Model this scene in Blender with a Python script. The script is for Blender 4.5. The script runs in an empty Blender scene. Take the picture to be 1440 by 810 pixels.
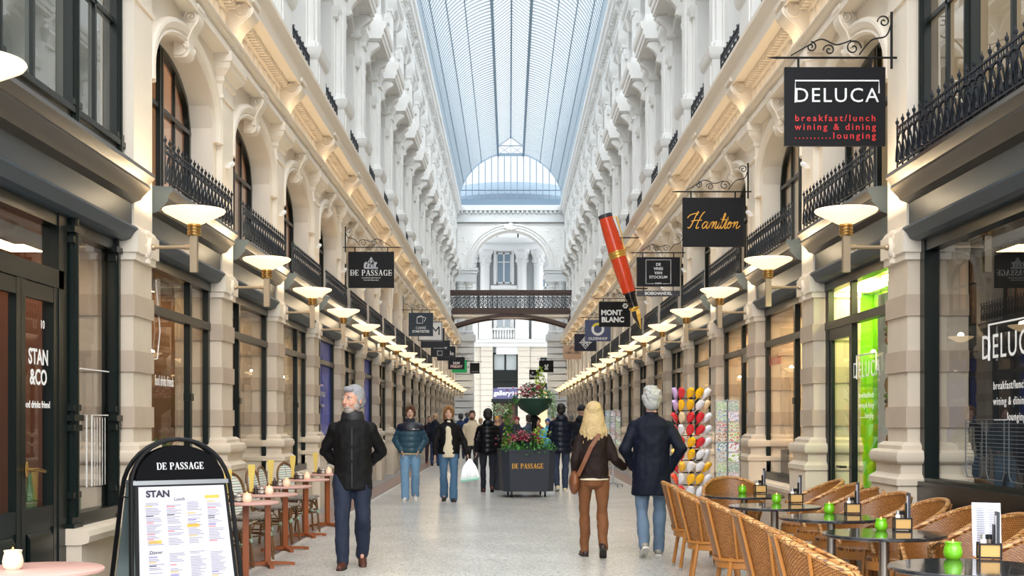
SKY, SUN1, SUN2, COVE, EXPO, LAMPW = 0.85, 4.6, 2.1, 45, 0.46, 16
import bpy, math, random
from mathutils import Vector, Matrix, noise
PI = math.pi
rnd = random.Random(7)
sc = bpy.context.scene
COL = sc.collection
CX, CZ, FOC = -0.10, 1.5, 1800.0          # camera x, height and focal length in pixels of a 1440 px wide frame

# ------------------------------------------------------------------ materials
def rgb(h):
    h = h.lstrip('#'); h = ''.join(q*2 for q in h) if len(h) == 3 else h; c = [int(h[i:i+2], 16)/255 for i in (0, 2, 4)]
    return tuple(x/12.92 if x <= .04045 else ((x+.055)/1.055)**2.4 for x in c) + (1,)
MATS = {}
def mat(name, col, rough=.6, metal=0, spec=.5, emit=None, estr=0, noise_amt=0, nscale=8, bump=0, bscale=40, coat=0, trans=0, alpha=1):
    if name in MATS: return MATS[name]
    m = bpy.data.materials.new(name); m.use_nodes = True
    nt = m.node_tree; b = nt.nodes['Principled BSDF']
    c = rgb(col) if isinstance(col, str) else col
    b.inputs['Base Color'].default_value = c
    b.inputs['Roughness'].default_value = rough
    b.inputs['Metallic'].default_value = metal
    b.inputs['Specular IOR Level'].default_value = spec
    b.inputs['Coat Weight'].default_value = coat
    b.inputs['Transmission Weight'].default_value = trans
    b.inputs['Alpha'].default_value = alpha
    if emit:
        b.inputs['Emission Color'].default_value = rgb(emit); b.inputs['Emission Strength'].default_value = estr
    if noise_amt or bump:
        tc = nt.nodes.new('ShaderNodeTexCoord')
    if noise_amt:
        n = nt.nodes.new('ShaderNodeTexNoise'); n.inputs['Scale'].default_value = nscale; n.inputs['Detail'].default_value = 4
        nt.links.new(tc.outputs['Object'], n.inputs['Vector'])
        mx = nt.nodes.new('ShaderNodeMix'); mx.data_type = 'RGBA'
        mx.inputs['A'].default_value = tuple(max(0, x*(1-noise_amt)) for x in c[:3])+(1,)
        mx.inputs['B'].default_value = tuple(min(1, x*(1+noise_amt)) for x in c[:3])+(1,)
        nt.links.new(n.outputs['Fac'], mx.inputs['Factor']); nt.links.new(mx.outputs['Result'], b.inputs['Base Color'])
    if bump:
        n2 = nt.nodes.new('ShaderNodeTexNoise'); n2.inputs['Scale'].default_value = bscale
        bp = nt.nodes.new('ShaderNodeBump'); bp.inputs['Strength'].default_value = bump; bp.inputs['Distance'].default_value = .01
        nt.links.new(tc.outputs['Object'], n2.inputs['Vector']); nt.links.new(n2.outputs['Fac'], bp.inputs['Height'])
        nt.links.new(bp.outputs['Normal'], b.inputs['Normal'])
    MATS[name] = m; return m

def glass_mat(name, tint=(1, 1, 1, 1), base=.06, grazing=.75, rough=.0):
    m = bpy.data.materials.new(name); m.use_nodes = True; nt = m.node_tree; nt.nodes.clear()
    out = nt.nodes.new('ShaderNodeOutputMaterial'); mix = nt.nodes.new('ShaderNodeMixShader')
    tr = nt.nodes.new('ShaderNodeBsdfTransparent'); tr.inputs[0].default_value = tint
    gl = nt.nodes.new('ShaderNodeBsdfGlossy'); gl.inputs['Roughness'].default_value = rough
    lw = nt.nodes.new('ShaderNodeLayerWeight'); lw.inputs['Blend'].default_value = .25
    mr = nt.nodes.new('ShaderNodeMapRange'); mr.inputs['To Min'].default_value = base; mr.inputs['To Max'].default_value = grazing
    nt.links.new(lw.outputs['Facing'], mr.inputs['Value']); nt.links.new(mr.outputs['Result'], mix.inputs[0])
    nt.links.new(tr.outputs[0], mix.inputs[1]); nt.links.new(gl.outputs[0], mix.inputs[2]); nt.links.new(mix.outputs[0], out.inputs[0])
    MATS[name] = m; return m

def brick_mat(name, c1, c2, mortar, sx, sy, msize=.02, rough=.5, bump=.3, axis='XZ', offset=.5):
    """courses / weave: a brick texture on object coordinates"""
    m = bpy.data.materials.new(name); m.use_nodes = True; nt = m.node_tree; b = nt.nodes['Principled BSDF']
    tc = nt.nodes.new('ShaderNodeTexCoord'); sep = nt.nodes.new('ShaderNodeSeparateXYZ'); cmb = nt.nodes.new('ShaderNodeCombineXYZ')
    nt.links.new(tc.outputs['Object'], sep.inputs[0])
    if axis == 'UV': nt.links.new(tc.outputs['UV'], cmb.inputs[0]) ; sep.inputs[0]; nt.links.new(tc.outputs['UV'], sep.inputs[0]); nt.links.new(sep.outputs[0], cmb.inputs[0]); nt.links.new(sep.outputs[1], cmb.inputs[1])
    else:
        nt.links.new(sep.outputs['XYZ'.index(axis[0])], cmb.inputs[0]); nt.links.new(sep.outputs['XYZ'.index(axis[1])], cmb.inputs[1])
    br = nt.nodes.new('ShaderNodeTexBrick'); br.inputs['Scale'].default_value = 1; br.offset = offset
    br.inputs['Brick Width'].default_value = sx; br.inputs['Row Height'].default_value = sy; br.inputs['Mortar Size'].default_value = msize
    br.inputs['Color1'].default_value = rgb(c1); br.inputs['Color2'].default_value = rgb(c2); br.inputs['Mortar'].default_value = rgb(mortar)
    nt.links.new(cmb.outputs[0], br.inputs['Vector']); nt.links.new(br.outputs['Color'], b.inputs['Base Color'])
    bp = nt.nodes.new('ShaderNodeBump'); bp.inputs['Strength'].default_value = bump; bp.inputs['Distance'].default_value = .01; bp.invert = True
    nt.links.new(br.outputs['Fac'], bp.inputs['Height']); nt.links.new(bp.outputs['Normal'], b.inputs['Normal'])
    b.inputs['Roughness'].default_value = rough
    MATS[name] = m; return m

# ------------------------------------------------------------------ mesh builder
class MB:
    def __init__(s): s.v = []; s.f = []; s.mi = []; s.M = Matrix.Identity(4); s.cur = 0; s.uv = None
    def add(s, vs, fs, flip=False):
        n = len(s.v); M = s.M; fl = (M.determinant() < 0) != flip
        s.v += [tuple(M @ Vector(p)) for p in vs]
        for f in fs:
            g = [n+i for i in f]
            if fl: g.reverse()
            s.f.append(g); s.mi.append(s.cur)
    def box(s, x0, x1, y0, y1, z0, z1):
        if x0 > x1: x0, x1 = x1, x0
        if y0 > y1: y0, y1 = y1, y0
        if z0 > z1: z0, z1 = z1, z0
        s.add([(x0,y0,z0),(x1,y0,z0),(x1,y1,z0),(x0,y1,z0),(x0,y0,z1),(x1,y0,z1),(x1,y1,z1),(x0,y1,z1)],
              [(0,3,2,1),(4,5,6,7),(0,1,5,4),(1,2,6,5),(2,3,7,6),(3,0,4,7)])
    def cbox(s, c, d, rot=None):
        M0 = s.M; s.M = M0 @ Matrix.Translation(c) @ (rot if rot else Matrix.Identity(4))
        s.box(-d[0]/2, d[0]/2, -d[1]/2, d[1]/2, -d[2]/2, d[2]/2); s.M = M0
    def loft(s, rings, closed=True, caps=True):
        """rings: lists of equal length of points"""
        n = len(rings[0]); vs = [p for r in rings for p in r]; fs = []
        for i in range(len(rings)-1):
            for j in range(n if closed else n-1):
                a = i*n+j; b = i*n+(j+1) % n
                fs.append((a, b, b+n, a+n))
        if caps and closed:
            fs.append(tuple(range(n-1, -1, -1))); fs.append(tuple((len(rings)-1)*n+j for j in range(n)))
        s.add(vs, fs)
    def prism(s, prof, axis, a, b):
        """closed profile extruded along an axis. 'Y': profile (x,z); 'X': (y,z); 'Z': (x,y)"""
        def P(q, t): return {'Y': (q[0], t, q[1]), 'X': (t, q[0], q[1]), 'Z': (q[0], q[1], t)}[axis]
        s.loft([[P(q, a) for q in prof], [P(q, b) for q in prof]])
    def tube(s, pts, r, n=6, caps=True):
        pts = [Vector(p) for p in pts]; rs = r if isinstance(r, (list, tuple)) else [r]*len(pts)
        rings = []; up = None
        for i, p in enumerate(pts):
            d = (pts[min(i+1, len(pts)-1)] - pts[max(i-1, 0)])
            if d.length < 1e-9: d = Vector((0, 0, 1))
            d.normalize()
            if up is None:
                up = Vector((0, 0, 1)) if abs(d.z) < .9 else Vector((1, 0, 0))
            a = d.cross(up)
            if a.length < 1e-4: a = d.cross(Vector((0, 1, 0)))
            a.normalize(); b = a.cross(d); up = b
            rings.append([tuple(p + (a*math.cos(2*PI*(j+.5)/n) + b*math.sin(2*PI*(j+.5)/n))*rs[i]) for j in range(n)])
        s.loft(rings, caps=caps)
    def lathe(s, prof, n=24, c=(0, 0, 0), caps=True):
        rings = [[(c[0]+r*math.cos(2*PI*j/n), c[1]+r*math.sin(2*PI*j/n), c[2]+z) for j in range(n)] for r, z in prof]
        s.loft(rings, caps=caps)
    def ell(s, c, r, n=12, m=8, M=None):
        rings = []
        for i in range(1, m):
            t = PI*i/m
            rings.append([(r[0]*math.sin(t)*math.cos(2*PI*j/n), r[1]*math.sin(t)*math.sin(2*PI*j/n), -r[2]*math.cos(t)) for j in range(n)])
        M0 = s.M; s.M = M0 @ Matrix.Translation(c) @ (M if M else Matrix.Identity(4))
        vs = [p for q in rings for p in q] + [(0, 0, -r[2]), (0, 0, r[2])]; fs = []
        for i in range(m-2):
            for j in range(n):
                a = i*n+j; b = i*n+(j+1) % n; fs.append((a, b, b+n, a+n))
        L = (m-2)*n
        for j in range(n):
            fs.append(((m-1)*n, (j+1) % n, j)); fs.append(((m-1)*n+1, L+j, L+(j+1) % n))
        s.add(vs, fs); s.M = M0
    def cap(s, p0, p1, r0, r1=None, n=12):
        """tapered capsule"""
        r1 = r0 if r1 is None else r1
        p0 = Vector(p0); p1 = Vector(p1); d = p1-p0; L = d.length
        if L < 1e-6: return s.ell(p0, (r0,)*3)
        q = Vector((0, 0, 1)).rotation_difference(d).to_matrix().to_4x4()
        prof = [(r0*math.cos(a), r0*math.sin(a)) for a in (-1.4, -1.0, -.5, 0)] + [(r1*math.cos(a), L+r1*math.sin(a)) for a in (0, .5, 1.0, 1.4)]
        M0 = s.M; s.M = M0 @ Matrix.Translation(p0) @ q; s.lathe(prof, n); s.M = M0
    def stack(s, secs, xo):
        """pier-like body: secs (z, x_in, half_y) rectangles reaching back to xo"""
        s.loft([[(x, -h, z), (xo, -h, z), (xo, h, z), (x, h, z)] for z, x, h in secs])
    def mesh(s, name, smooth=True, ang=.7):
        me = bpy.data.meshes.new(name); me.from_pydata(s.v, [], s.f)
        if any(s.mi): me.polygons.foreach_set('material_index', s.mi)
        if smooth:
            me.polygons.foreach_set('use_smooth', [True]*len(me.polygons)); me.update(); me.set_sharp_from_angle(angle=ang)
        if s.uv:
            l = me.uv_layers.new(name='UVMap')
            for i, lp in enumerate(me.loops): l.data[i].uv = s.uv[lp.vertex_index]
        me.update(); return me
    def build(s, name, m, parent=None, smooth=True, ang=.7, **kw):
        me = s.mesh(name, smooth, ang)
        for q in (m if isinstance(m, (list, tuple)) else [m]): me.materials.append(q)
        return link(name, me, parent, **kw)
def link(name, data, parent=None, loc=None, rz=None, **kw):
    o = bpy.data.objects.new(name, data); COL.objects.link(o)
    if parent: o.parent = parent
    if loc: o.location = loc
    if rz is not None: o.rotation_euler = (0, 0, rz)
    tag(o, **kw); return o
def tag(o, label=None, cat=None, group=None, kind=None):
    if label: o['label'] = label
    if cat: o['category'] = cat
    if group: o['group'] = group
    if kind: o['kind'] = kind
    return o
def empty(name, loc=(0, 0, 0), rz=0, **kw):
    o = link(name, None, None, loc, rz, **kw); o.empty_display_size = .1; return o
KIDS = {}
def children(o): return [c for c in COL.objects if c.parent == o]
def copy_tree(o, parent=None, loc=None, rz=None, top=True, kids=None):
    c = o.copy(); COL.objects.link(c)
    if parent: c.parent = parent
    if loc is not None: c.location = loc
    if rz is not None: c.rotation_euler = (0, 0, rz)
    ks = o.get('_k')
    for ch in KIDCACHE(o): copy_tree(ch, c)
    return c
_kc = {}
def KIDCACHE(o):
    if o.name not in _kc: _kc[o.name] = children(o)
    return _kc[o.name]
def relabel(o, label=None, cat=None, group=None):
    if label: o['label'] = label
    if group: o['group'] = group
    return o
ORD = ['nearest','second','third','fourth','fifth','sixth','seventh','eighth','ninth','tenth','eleventh','twelfth','thirteenth','fourteenth','fifteenth','sixteenth','seventeenth','eighteenth','nineteenth','twentieth','twenty-first','twenty-second','twenty-third']

# ------------------------------------------------------------------ lettering
_tc = {}
def text_mesh(txt, size, ext=.004, align='CENTER', off=0, shear=0, space=1.0):
    key = (txt, size, ext, align, off, shear, space)
    if key in _tc: return _tc[key]
    cu = bpy.data.curves.new('lettering', 'FONT'); cu.body = txt; cu.size = size; cu.extrude = ext; cu.align_x = align; cu.align_y = 'CENTER'
    cu.offset = off; cu.shear = shear; cu.space_character = space; cu.resolution_u = 3
    o = bpy.data.objects.new('lettering', cu); COL.objects.link(o)
    dg = bpy.context.evaluated_depsgraph_get(); dg.update()
    me = bpy.data.meshes.new_from_object(o.evaluated_get(dg)); bpy.data.objects.remove(o)
    _tc[key] = me; return me
def text(txt, size, m, parent, loc, rz=0, name='lettering', sx=1, rx=PI/2, **kw):
    me = text_mesh(txt, size, **kw).copy(); me.materials.clear(); me.materials.append(m)
    o = link(name, me, parent); o.rotation_euler = (rx, 0, rz); o.location = loc; o.scale = (sx, 1, 1); return o
def ribbon(mb, pts, w, y=0, thick=.004, closed=False):
    """flat stroke in the x-z plane following pts [(x,z)], facing -y"""
    L, R = [], []
    n = len(pts)
    for i, (x, z) in enumerate(pts):
        a = pts[max(i-1, 0)]; b = pts[min(i+1, n-1)]
        dx, dz = b[0]-a[0], b[1]-a[1]; l = math.hypot(dx, dz) or 1; nx, nz = -dz/l, dx/l
        ww = (w[i] if isinstance(w, (list, tuple)) else w)/2
        L.append((x+nx*ww, z+nz*ww)); R.append((x-nx*ww, z-nz*ww))
    rings = [[(L[i][0], y-thick, L[i][1]), (R[i][0], y-thick, R[i][1]), (R[i][0], y, R[i][1]), (L[i][0], y, L[i][1])] for i in range(n)]
    mb.loft(rings)
def catmull(p, k=6):
    out = []
    for i in range(len(p)-1):
        p0 = p[max(i-1, 0)]; p1 = p[i]; p2 = p[i+1]; p3 = p[min(i+2, len(p)-1)]
        for t in [j/k for j in range(k)]:
            out.append(tuple(.5*(2*b+(c-a)*t+(2*a-5*b+4*c-d)*t*t+(3*b-a-3*c+d)*t**3) for a, b, c, d in zip(p0, p1, p2, p3)))
    out.append(tuple(p[-1])); return out
# serif capitals for the passage's own name: strokes (points, width); height 1
SER = {
 'D': (.86, [([(.16,0),(.16,1)],.17),([(0,.03),(.32,.03)],.06),([(0,.97),(.32,.97)],.06),([(.16,.97),(.45,.97),(.66,.85),(.76,.5),(.66,.15),(.45,.03),(.16,.03)],[.06,.07,.13,.17,.13,.07,.06])]),
 'E': (.74, [([(.16,0),(.16,1)],.17),([(0,.03),(.64,.03)],.06),([(0,.97),(.62,.97)],.06),([(.16,.5),(.45,.5)],.06),([(.62,0),(.64,.25)],.06),([(.61,1),(.61,.77)],.06),([(.45,.38),(.45,.62)],.05)]),
 'P': (.72, [([(.16,0),(.16,1)],.17),([(0,.03),(.34,.03)],.06),([(0,.97),(.2,.97)],.06),([(.16,.97),(.42,.97),(.58,.88),(.62,.73),(.58,.57),(.42,.48),(.16,.48)],[.06,.07,.13,.16,.13,.07,.06])]),
 'A': (.86, [([(.14,.02),(.43,1)],.07),([(.42,1),(.72,.02)],.17),([(.24,.34),(.6,.34)],.06),([(0,.03),(.28,.03)],.06),([(.56,.03),(.88,.03)],.06)]),
 'S': (.64, [([(.53,.74),(.5,.9),(.33,.98),(.15,.92),(.1,.75),(.22,.58),(.42,.45),(.53,.28),(.45,.08),(.28,.02),(.12,.08),(.08,.28)],[.05,.06,.07,.1,.14,.17,.17,.14,.1,.07,.06,.05]),([(.54,.7),(.54,1)],.05),([(.07,0),(.07,.3)],.05)]),
 'G': (.86, [([(.68,.75),(.6,.92),(.43,.98),(.2,.86),(.12,.5),(.2,.15),(.43,.02),(.6,.06),(.68,.14)],[.05,.07,.08,.14,.17,.14,.08,.07,.07]),([(.68,.0),(.68,.42)],.15),([(.52,.42),(.82,.42)],.06),([(.69,.7),(.69,1)],.05)]),
 ' ': (.35, []),
}
def serif(mb, s, h, cx, cz, y, cond=.92):
    W = sum(SER[c][0]+.08 for c in s)-.08; x = cx - W*h*cond/2
    for c in s:
        for pts, w in SER[c][1]:
            ribbon(mb, [(x+px*h*cond, cz+(pz-.5)*h) for px, pz in pts], [q*h for q in w] if isinstance(w, list) else w*h, y)
        x += (SER[c][0]+.08)*h*cond
    return W*h*cond
# ------------------------------------------------------------------ materials of the place
M_STONE = mat('sandstone', '#D3C6B4', .75, noise_amt=.14, nscale=3, bump=.15, bscale=60)
M_STONE_D = mat('sandstone_band', '#BDAC9A', .75, noise_amt=.14, nscale=3, bump=.15, bscale=60)
M_CREAM = mat('cream_paint', '#E6DDCF', .6, noise_amt=.04, nscale=2)
M_WHITE = mat('white_paint', '#E6E7E6', .6, noise_amt=.03, nscale=2)
M_WHITE2 = mat('grey_white_paint', '#CED2D4', .65, noise_amt=.04, nscale=2)
M_GREEN = mat('dark_green_lacquer', '#0A1614', .3, spec=.35)
M_FASCIA = mat('slate_lacquer', '#38434A', .42, spec=.4, noise_amt=.15, nscale=3)
M_MOULD = mat('bronze_sheen_moulding', '#4A443C', .35, metal=.4, noise_amt=.1)  # bronze tone paints in the reflection of warm lamps on the mouldings
M_IRON = mat('painted_iron', '#1A222C', .45, metal=.2, spec=.5)
M_BLACK = mat('black_paint', '#0C0D10', .45, spec=.3)
M_BRASS = mat('brass', '#B8935A', .3, metal=.9)
M_CHAMP = mat('champagne_metal', '#A8977F', .35, metal=.7)
M_GLASS = glass_mat('shop_glass', (.95, .97, .97, 1), .06, .40)
M_GLASSU = glass_mat('upper_glass', (.92, .95, .95, 1), .22, .8)
M_MIR = mat('pale_curtain_glow', '#D9C3A0', .8, emit='#E0B880', estr=.22)  # cloth glows to stand in for the lit room behind it
M_MIRL = mat('peach_curtain_glow', '#D8A070', .8, emit='#E09A60', estr=.3)  # warm room light put into the curtain as emission

# ------------------------------------------------------------------ camera
cam = bpy.data.cameras.new('camera'); cam.sensor_width = 36; cam.lens = 36*FOC/1440
cam.shift_x = (720-716)/1440; cam.shift_y = (592-405)/1440; cam.clip_end = 500
cam.dof.use_dof = False
co = link('camera', cam); co.location = (CX, 0, CZ); co.rotation_euler = (PI/2, 0, 0); sc.camera = co

# bays
Y0, BAY, NB = 11.72, 3.52, 20
def PY(k): return Y0 + BAY*k if k >= 0 else 6.86
WX = 3.44
SIDE = {-1: 'menu board', 1: 'rattan chair'}
SD = {-1: 'left', 1: 'right'}

# ------------------------------------------------------------------ floor
def floor_mats():
    def terr(name, c, sc_=90, rough=.28, var=1.0):
        m = bpy.data.materials.new(name); m.use_nodes = True; nt = m.node_tree; b = nt.nodes['Principled BSDF']
        tc = nt.nodes.new('ShaderNodeTexCoord')
        vo = nt.nodes.new('ShaderNodeTexVoronoi'); vo.inputs['Scale'].default_value = sc_
        nt.links.new(tc.outputs['Object'], vo.inputs['Vector'])
        sp = nt.nodes.new('ShaderNodeSeparateColor'); nt.links.new(vo.outputs['Color'], sp.inputs[0])
        cr = nt.nodes.new('ShaderNodeValToRGB'); nt.links.new(sp.outputs[0], cr.inputs[0])
        e = cr.color_ramp.elements; e[0].position = 0; e[0].color = rgb(c[0]); e[1].position = 1; e[1].color = rgb(c[3])
        for p, q in ((.3, c[1]), (.7, c[2])):
            z = e.new(p); z.color = rgb(q)
        n = nt.nodes.new('ShaderNodeTexNoise'); n.inputs['Scale'].default_value = 1.1; n.inputs['Detail'].default_value = 5
        nt.links.new(tc.outputs['Object'], n.inputs['Vector'])
        mr = nt.nodes.new('ShaderNodeMapRange'); mr.inputs['From Min'].default_value = .3; mr.inputs['From Max'].default_value = .7
        mr.inputs['To Min'].default_value = .84; mr.inputs['To Max'].default_value = 1.1  # broad blotches in the colour stand in for patchy floor reflections
        nt.links.new(n.outputs['Fac'], mr.inputs['Value'])
        mx = nt.nodes.new('ShaderNodeMix'); mx.data_type = 'RGBA'; mx.blend_type = 'MULTIPLY'; mx.inputs['Factor'].default_value = 1
        nt.links.new(cr.outputs[0], mx.inputs['A']); nt.links.new(mr.outputs[0], mx.inputs['B']); nt.links.new(mx.outputs['Result'], b.inputs['Base Color'])
        b.inputs['Roughness'].default_value = rough; b.inputs['Specular IOR Level'].default_value = .6
        return m
    return [terr('terrazzo', ['#7E7F80', '#B7B6B2', '#CDCBC6', '#E2E0DC'], 55),
            terr('terrazzo_red', ['#6E5550', '#8C716A', '#9C8078', '#B59B92'], 55),
            mat('white_marble_strip', '#D6D4CE', .3), mat('dark_marble_strip', '#77726F', .3),
            terr('terrazzo_grey', ['#5F6164', '#83858A', '#989A9E', '#AEB0B3'], 55)]
mb = MB()
def fstrip(x0, x1, mi, y0=1.0, y1=82, z=0):
    mb.cur = mi
    for s in (-1, 1): mb.add([(s*x0, y0, z), (s*x1, y0, z), (s*x1, y1, z), (s*x0, y1, z)], [(0, 1, 2, 3)], flip=s < 0)
fstrip(0, 2.64, 0); fstrip(2.64, 2.72, 2); fstrip(2.72, 2.76, 3); fstrip(2.76, 3.12, 1); fstrip(3.12, 3.16, 3); fstrip(3.16, 5.9, 4)
mb.cur = 0; mb.add([(-16, 82, 0), (16, 82, 0), (16, 100, 0), (-16, 100, 0)], [(0, 1, 2, 3)])
mb.build('floor', floor_mats(), smooth=False, kind='structure')

# ------------------------------------------------------------------ walls: parts built once per side, then copied along
def sg(s):  # mirrored builder: build in +x (right) coordinates, s=-1 mirrors
    m = MB(); m.M = Matrix.Diagonal((s, 1, 1, 1)); return m
def pillar_mb(s):
    m = sg(s)
    m.cur = 0
    m.stack([(0, 3.33, .42), (.90, 3.33, .42), (.93, 3.34, .41)], 4.0)
    m.stack([(.93, 3.315, .435), (.985, 3.315, .435), (1.03, 3.37, .38), (1.12, 3.37, .38)], 4.0)
    m.stack([(1.12, 3.345, .405), (1.14, 3.325, .425), (1.18, 3.315, .435), (1.22, 3.325, .425), (1.24, 3.345, .405), (1.245, 3.38, .37), (1.28, 3.38, .37), (1.31, 3.42, .33)], 4.0)
    m.stack([(1.3, 3.455, .295), (2.95, 3.455, .295)], 4.0)
    m.cur = 1
    for i in range(3):
        z = 1.44+.5*i
        m.stack([(z, 3.437, .313), (z+.19, 3.437, .313)], 4.0)
    m.cur = 2
    m.stack([(2.94, 3.425, .325), (3.0, 3.425, .325), (3.005, 3.40, .35), (3.2, 3.40, .35), (3.24, 3.43, .32), (3.26, 3.45, .3)], 4.0)
    m.stack([(3.25, 3.45, .29), (5.28, 3.45, .29)], 4.0)
    m.stack([(5.27, 3.43, .31), (5.31, 3.43, .31), (5.315, 3.45, .29), (5.44, 3.45, .29), (5.47, 3.42, .32), (5.52, 3.42, .32), (5.6, 3.34, .40), (5.66, 3.33, .41), (5.67, 3.31, .43), (5.78, 3.31, .43)], 4.0)
    return m
def scroll_profile(z0, z1, x_out, depth):
    """console profile (x toward the passage = smaller x) with a big top volute and a small bottom one"""
    H = z1-z0; T = [(0,.75),(.06,.93),(.14,1),(.22,.98),(.30,.86),(.38,.68),(.48,.5),(.6,.36),(.70,.30),(.78,.34),(.85,.39),(.91,.36),(.96,.26),(1,.08)]
    return [(x_out+.1, z1)] + [(x_out-depth*d, z1-H*t) for t, d in T] + [(x_out+.1, z0)]
def console_mb(s, z0, z1, hw, depth, x=3.42, eyes=True):
    m = sg(s); pr = scroll_profile(z0, z1, x, depth)
    m.prism(pr, 'Y', -hw, hw)
    pr2 = [(a+.03 if a < x else a, b) for a, b in scroll_profile(z0+.02, z1-.02, x, depth)]
    m.prism(pr2, 'Y', -hw-.02, hw+.02)
    H = z1-z0
    for yy in (-hw-.03, hw+.03) if eyes else ():   # volute eyes
        for (cz, r) in ((z1-H*.17, depth*.42), (z0+H*.24, depth*.2)):
            pts = []
            for i in range(26):
                a = i*.42; rr = r*(1-i/30)
                pts.append((x-depth*(.5 if r > .1*depth*3 else .2)+rr*math.cos(a), yy, cz+rr*math.sin(a)))
            m.tube(pts, .013, 5)
    m.prism([(x+.05, z1), (x+.05, z1+.05), (x-depth*1.05, z1+.05), (x-depth*1.05, z1)], 'Y', -hw-.04, hw+.04)
    return m
AH, ASP, ARI, ATOP = 1.30, 4.88, .58, 5.78
def arch_z(y): return ASP + ARI*math.sqrt(max(0, 1-(y/AH)**2))
def spandrel_mb(s, L):
    m = sg(s); h = L/2; ys = [-AH+2*AH*i/24 for i in range(25)]
    m.cur = 0
    for x, fl in ((3.52, True), (3.86, False)):
        for i in range(24):
            a, b = ys[i], ys[i+1]
            m.add([(x, a, arch_z(a)), (x, b, arch_z(b)), (x, b, ATOP), (x, a, ATOP)], [(0, 1, 2, 3)], flip=fl)
        for y0, y1 in ((-h, -AH), (AH, h)):
            m.add([(x, y0, 3.6), (x, y1, 3.6), (x, y1, ATOP), (x, y0, ATOP)], [(0, 1, 2, 3)], flip=fl)
    pts = [(-AH, 3.6)] + [(y, arch_z(y)) for y in ys] + [(AH, 3.6)]
    for (a, za), (b, zb) in zip(pts, pts[1:]):
        m.add([(3.52, a, za), (3.52, b, zb), (3.86, b, zb), (3.86, a, za)], [(3, 2, 1, 0)])
    # stepped archivolt swept along the arch
    AP = [(0, 3.53), (0, 3.48), (.03, 3.455), (.06, 3.47), (.075, 3.45), (.13, 3.43), (.165, 3.44), (.18, 3.47), (.18, 3.53)]
    path = [(-PI/2-1.0, None)] + [(-PI/2+PI*i/24, 1) for i in range(25)] + [(PI/2+1.0, None)]
    rings = []
    for a, ok in path:
        if ok: rings.append([(x, (AH+o-.01)*math.sin(a), ASP+(ARI+o-.01)*math.cos(a)) for o, x in AP])
        else: rings.append([(x, (AH+o-.01)*(1 if a > 0 else -1), ASP-.16) for o, x in AP])
    m.loft(rings)
    return m
def entab_prof():
    return [(3.90, 5.76), (3.34, 5.76), (3.34, 5.83), (3.37, 5.84), (3.37, 5.90), (3.31, 5.92), (3.29, 5.97), (3.33, 6.0), (3.44, 6.01),
            (3.44, 6.30), (3.40, 6.32), (3.40, 6.40), (3.36, 6.42), (3.17, 6.42), (3.16, 6.38), (3.13, 6.38), (3.12, 6.50), (3.105, 6.54), (3.09, 6.56), (3.06, 6.62), (3.04, 6.66), (3.04, 6.72), (3.9, 6.74)]
def fascia_prof():
    return [(3.9, 3.74), (3.27, 3.70), (3.26, 3.66), (3.29, 3.63), (3.31, 3.60), (3.30, 3.57), (3.34, 3.53), (3.37, 3.50), (3.39, 3.47), (3.47, 3.44), (3.47, 3.24), (3.42, 3.23), (3.40, 3.20), (3.43, 3.17), (3.46, 3.12), (3.52, 3.10), (3.9, 3.10)]
def railing_mb(s, h, x=3.335, z0=3.73):
    m = sg(s); n = max(4, int(2*h/.155)); st = 2*h/n
    for z, r in ((z0+.04, .012), (z0+.30, .012), (z0+.36, .012)): m.tube([(x, -h, z), (x, h, z)], r, 4)
    for i in range(n+1):
        y = -h+i*st
        m.tube([(x, y, z0), (x, y, z0+.40)], .009, 4)
        m.ell((x, y, z0+.41), (.018, .018, .022), 6, 4); m.tube([(x, y, z0+.41), (x, y, z0+.455)], [.010, .003], 4)
        if i < n-0:
            for c, R in ((y+st, st), (y+st/2, st*.48)):
                if c+R > h+.01: continue
                m.tube([(x-.012, c-R*math.cos(PI*j/8), z0+.06+(.24 if R == st else .17)*math.sin(PI*j/8)) for j in range(9)], .008, 4)
            m.tube([(x, y+st*.5-.025*math.cos(2*PI*j/6), z0+.33+.025*math.sin(2*PI*j/6)) for j in range(7)], .006, 3)
            m.ell((x, y+st/2, z0+.09), (.02, .02, .03), 5, 4)
            m.tube([(x, y+st*.25, z0+.04), (x-.02, y+st*.5, z0+.2), (x, y+st*.75, z0+.04)], .007, 4)
    return m
def upper_window(s, parent, b, L, mt_curtain):
    m = sg(s); ys = [-AH+2*AH*i/24 for i in range(25)]; X = 3.80; k = .955
    P = lambda y, o=0: (X, y*k, 3.72+(arch_z(y)-3.72)*.985-o)
    w = empty(f'window_{b}', (0, 0, 0), kind='structure')
    if parent: w.parent = parent
    m.tube([(X, -AH*k, 3.74)]+[P(y) for y in ys]+[(X, AH*k, 3.74)], .045, 4)
    m.box(X-.04, X+.04, -AH, AH, 3.72, 3.84)
    for y in (-.045, .045): m.tube([(X-.02, y, 3.74), (X-.02, y, arch_z(0)-.03)], .035, 4)
    for y in (-.65, .65): m.tube([(X, y, 3.74), (X, y, arch_z(y)-.03)], .018, 4)
    m.box(X-.03, X+.03, -AH, AH, 4.78, 4.83)
    m.build('window_frame', M_GREEN, w)
    g = sg(s); pts = [(X+.01, -AH*k, 3.76)]+[(X+.01, P(y)[1], P(y)[2]) for y in ys]+[(X+.01, AH*k, 3.76)]
    g.add(pts, [tuple(range(len(pts)))], flip=True); g.build('glass_pane', M_GLASSU, w, smooth=False)
    c = sg(s); nn = 40
    c.add([q for i in range(nn+1) for q in ((4.05+.02*math.sin(i*1.9), -1.5+3*i/nn, 3.6), (4.05+.02*math.sin(i*1.9), -1.5+3*i/nn, 5.76))], [(2*i, 2*i+1, 2*i+3, 2*i+2) for i in range(nn)], flip=True)
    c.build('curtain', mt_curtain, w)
    return w
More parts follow.
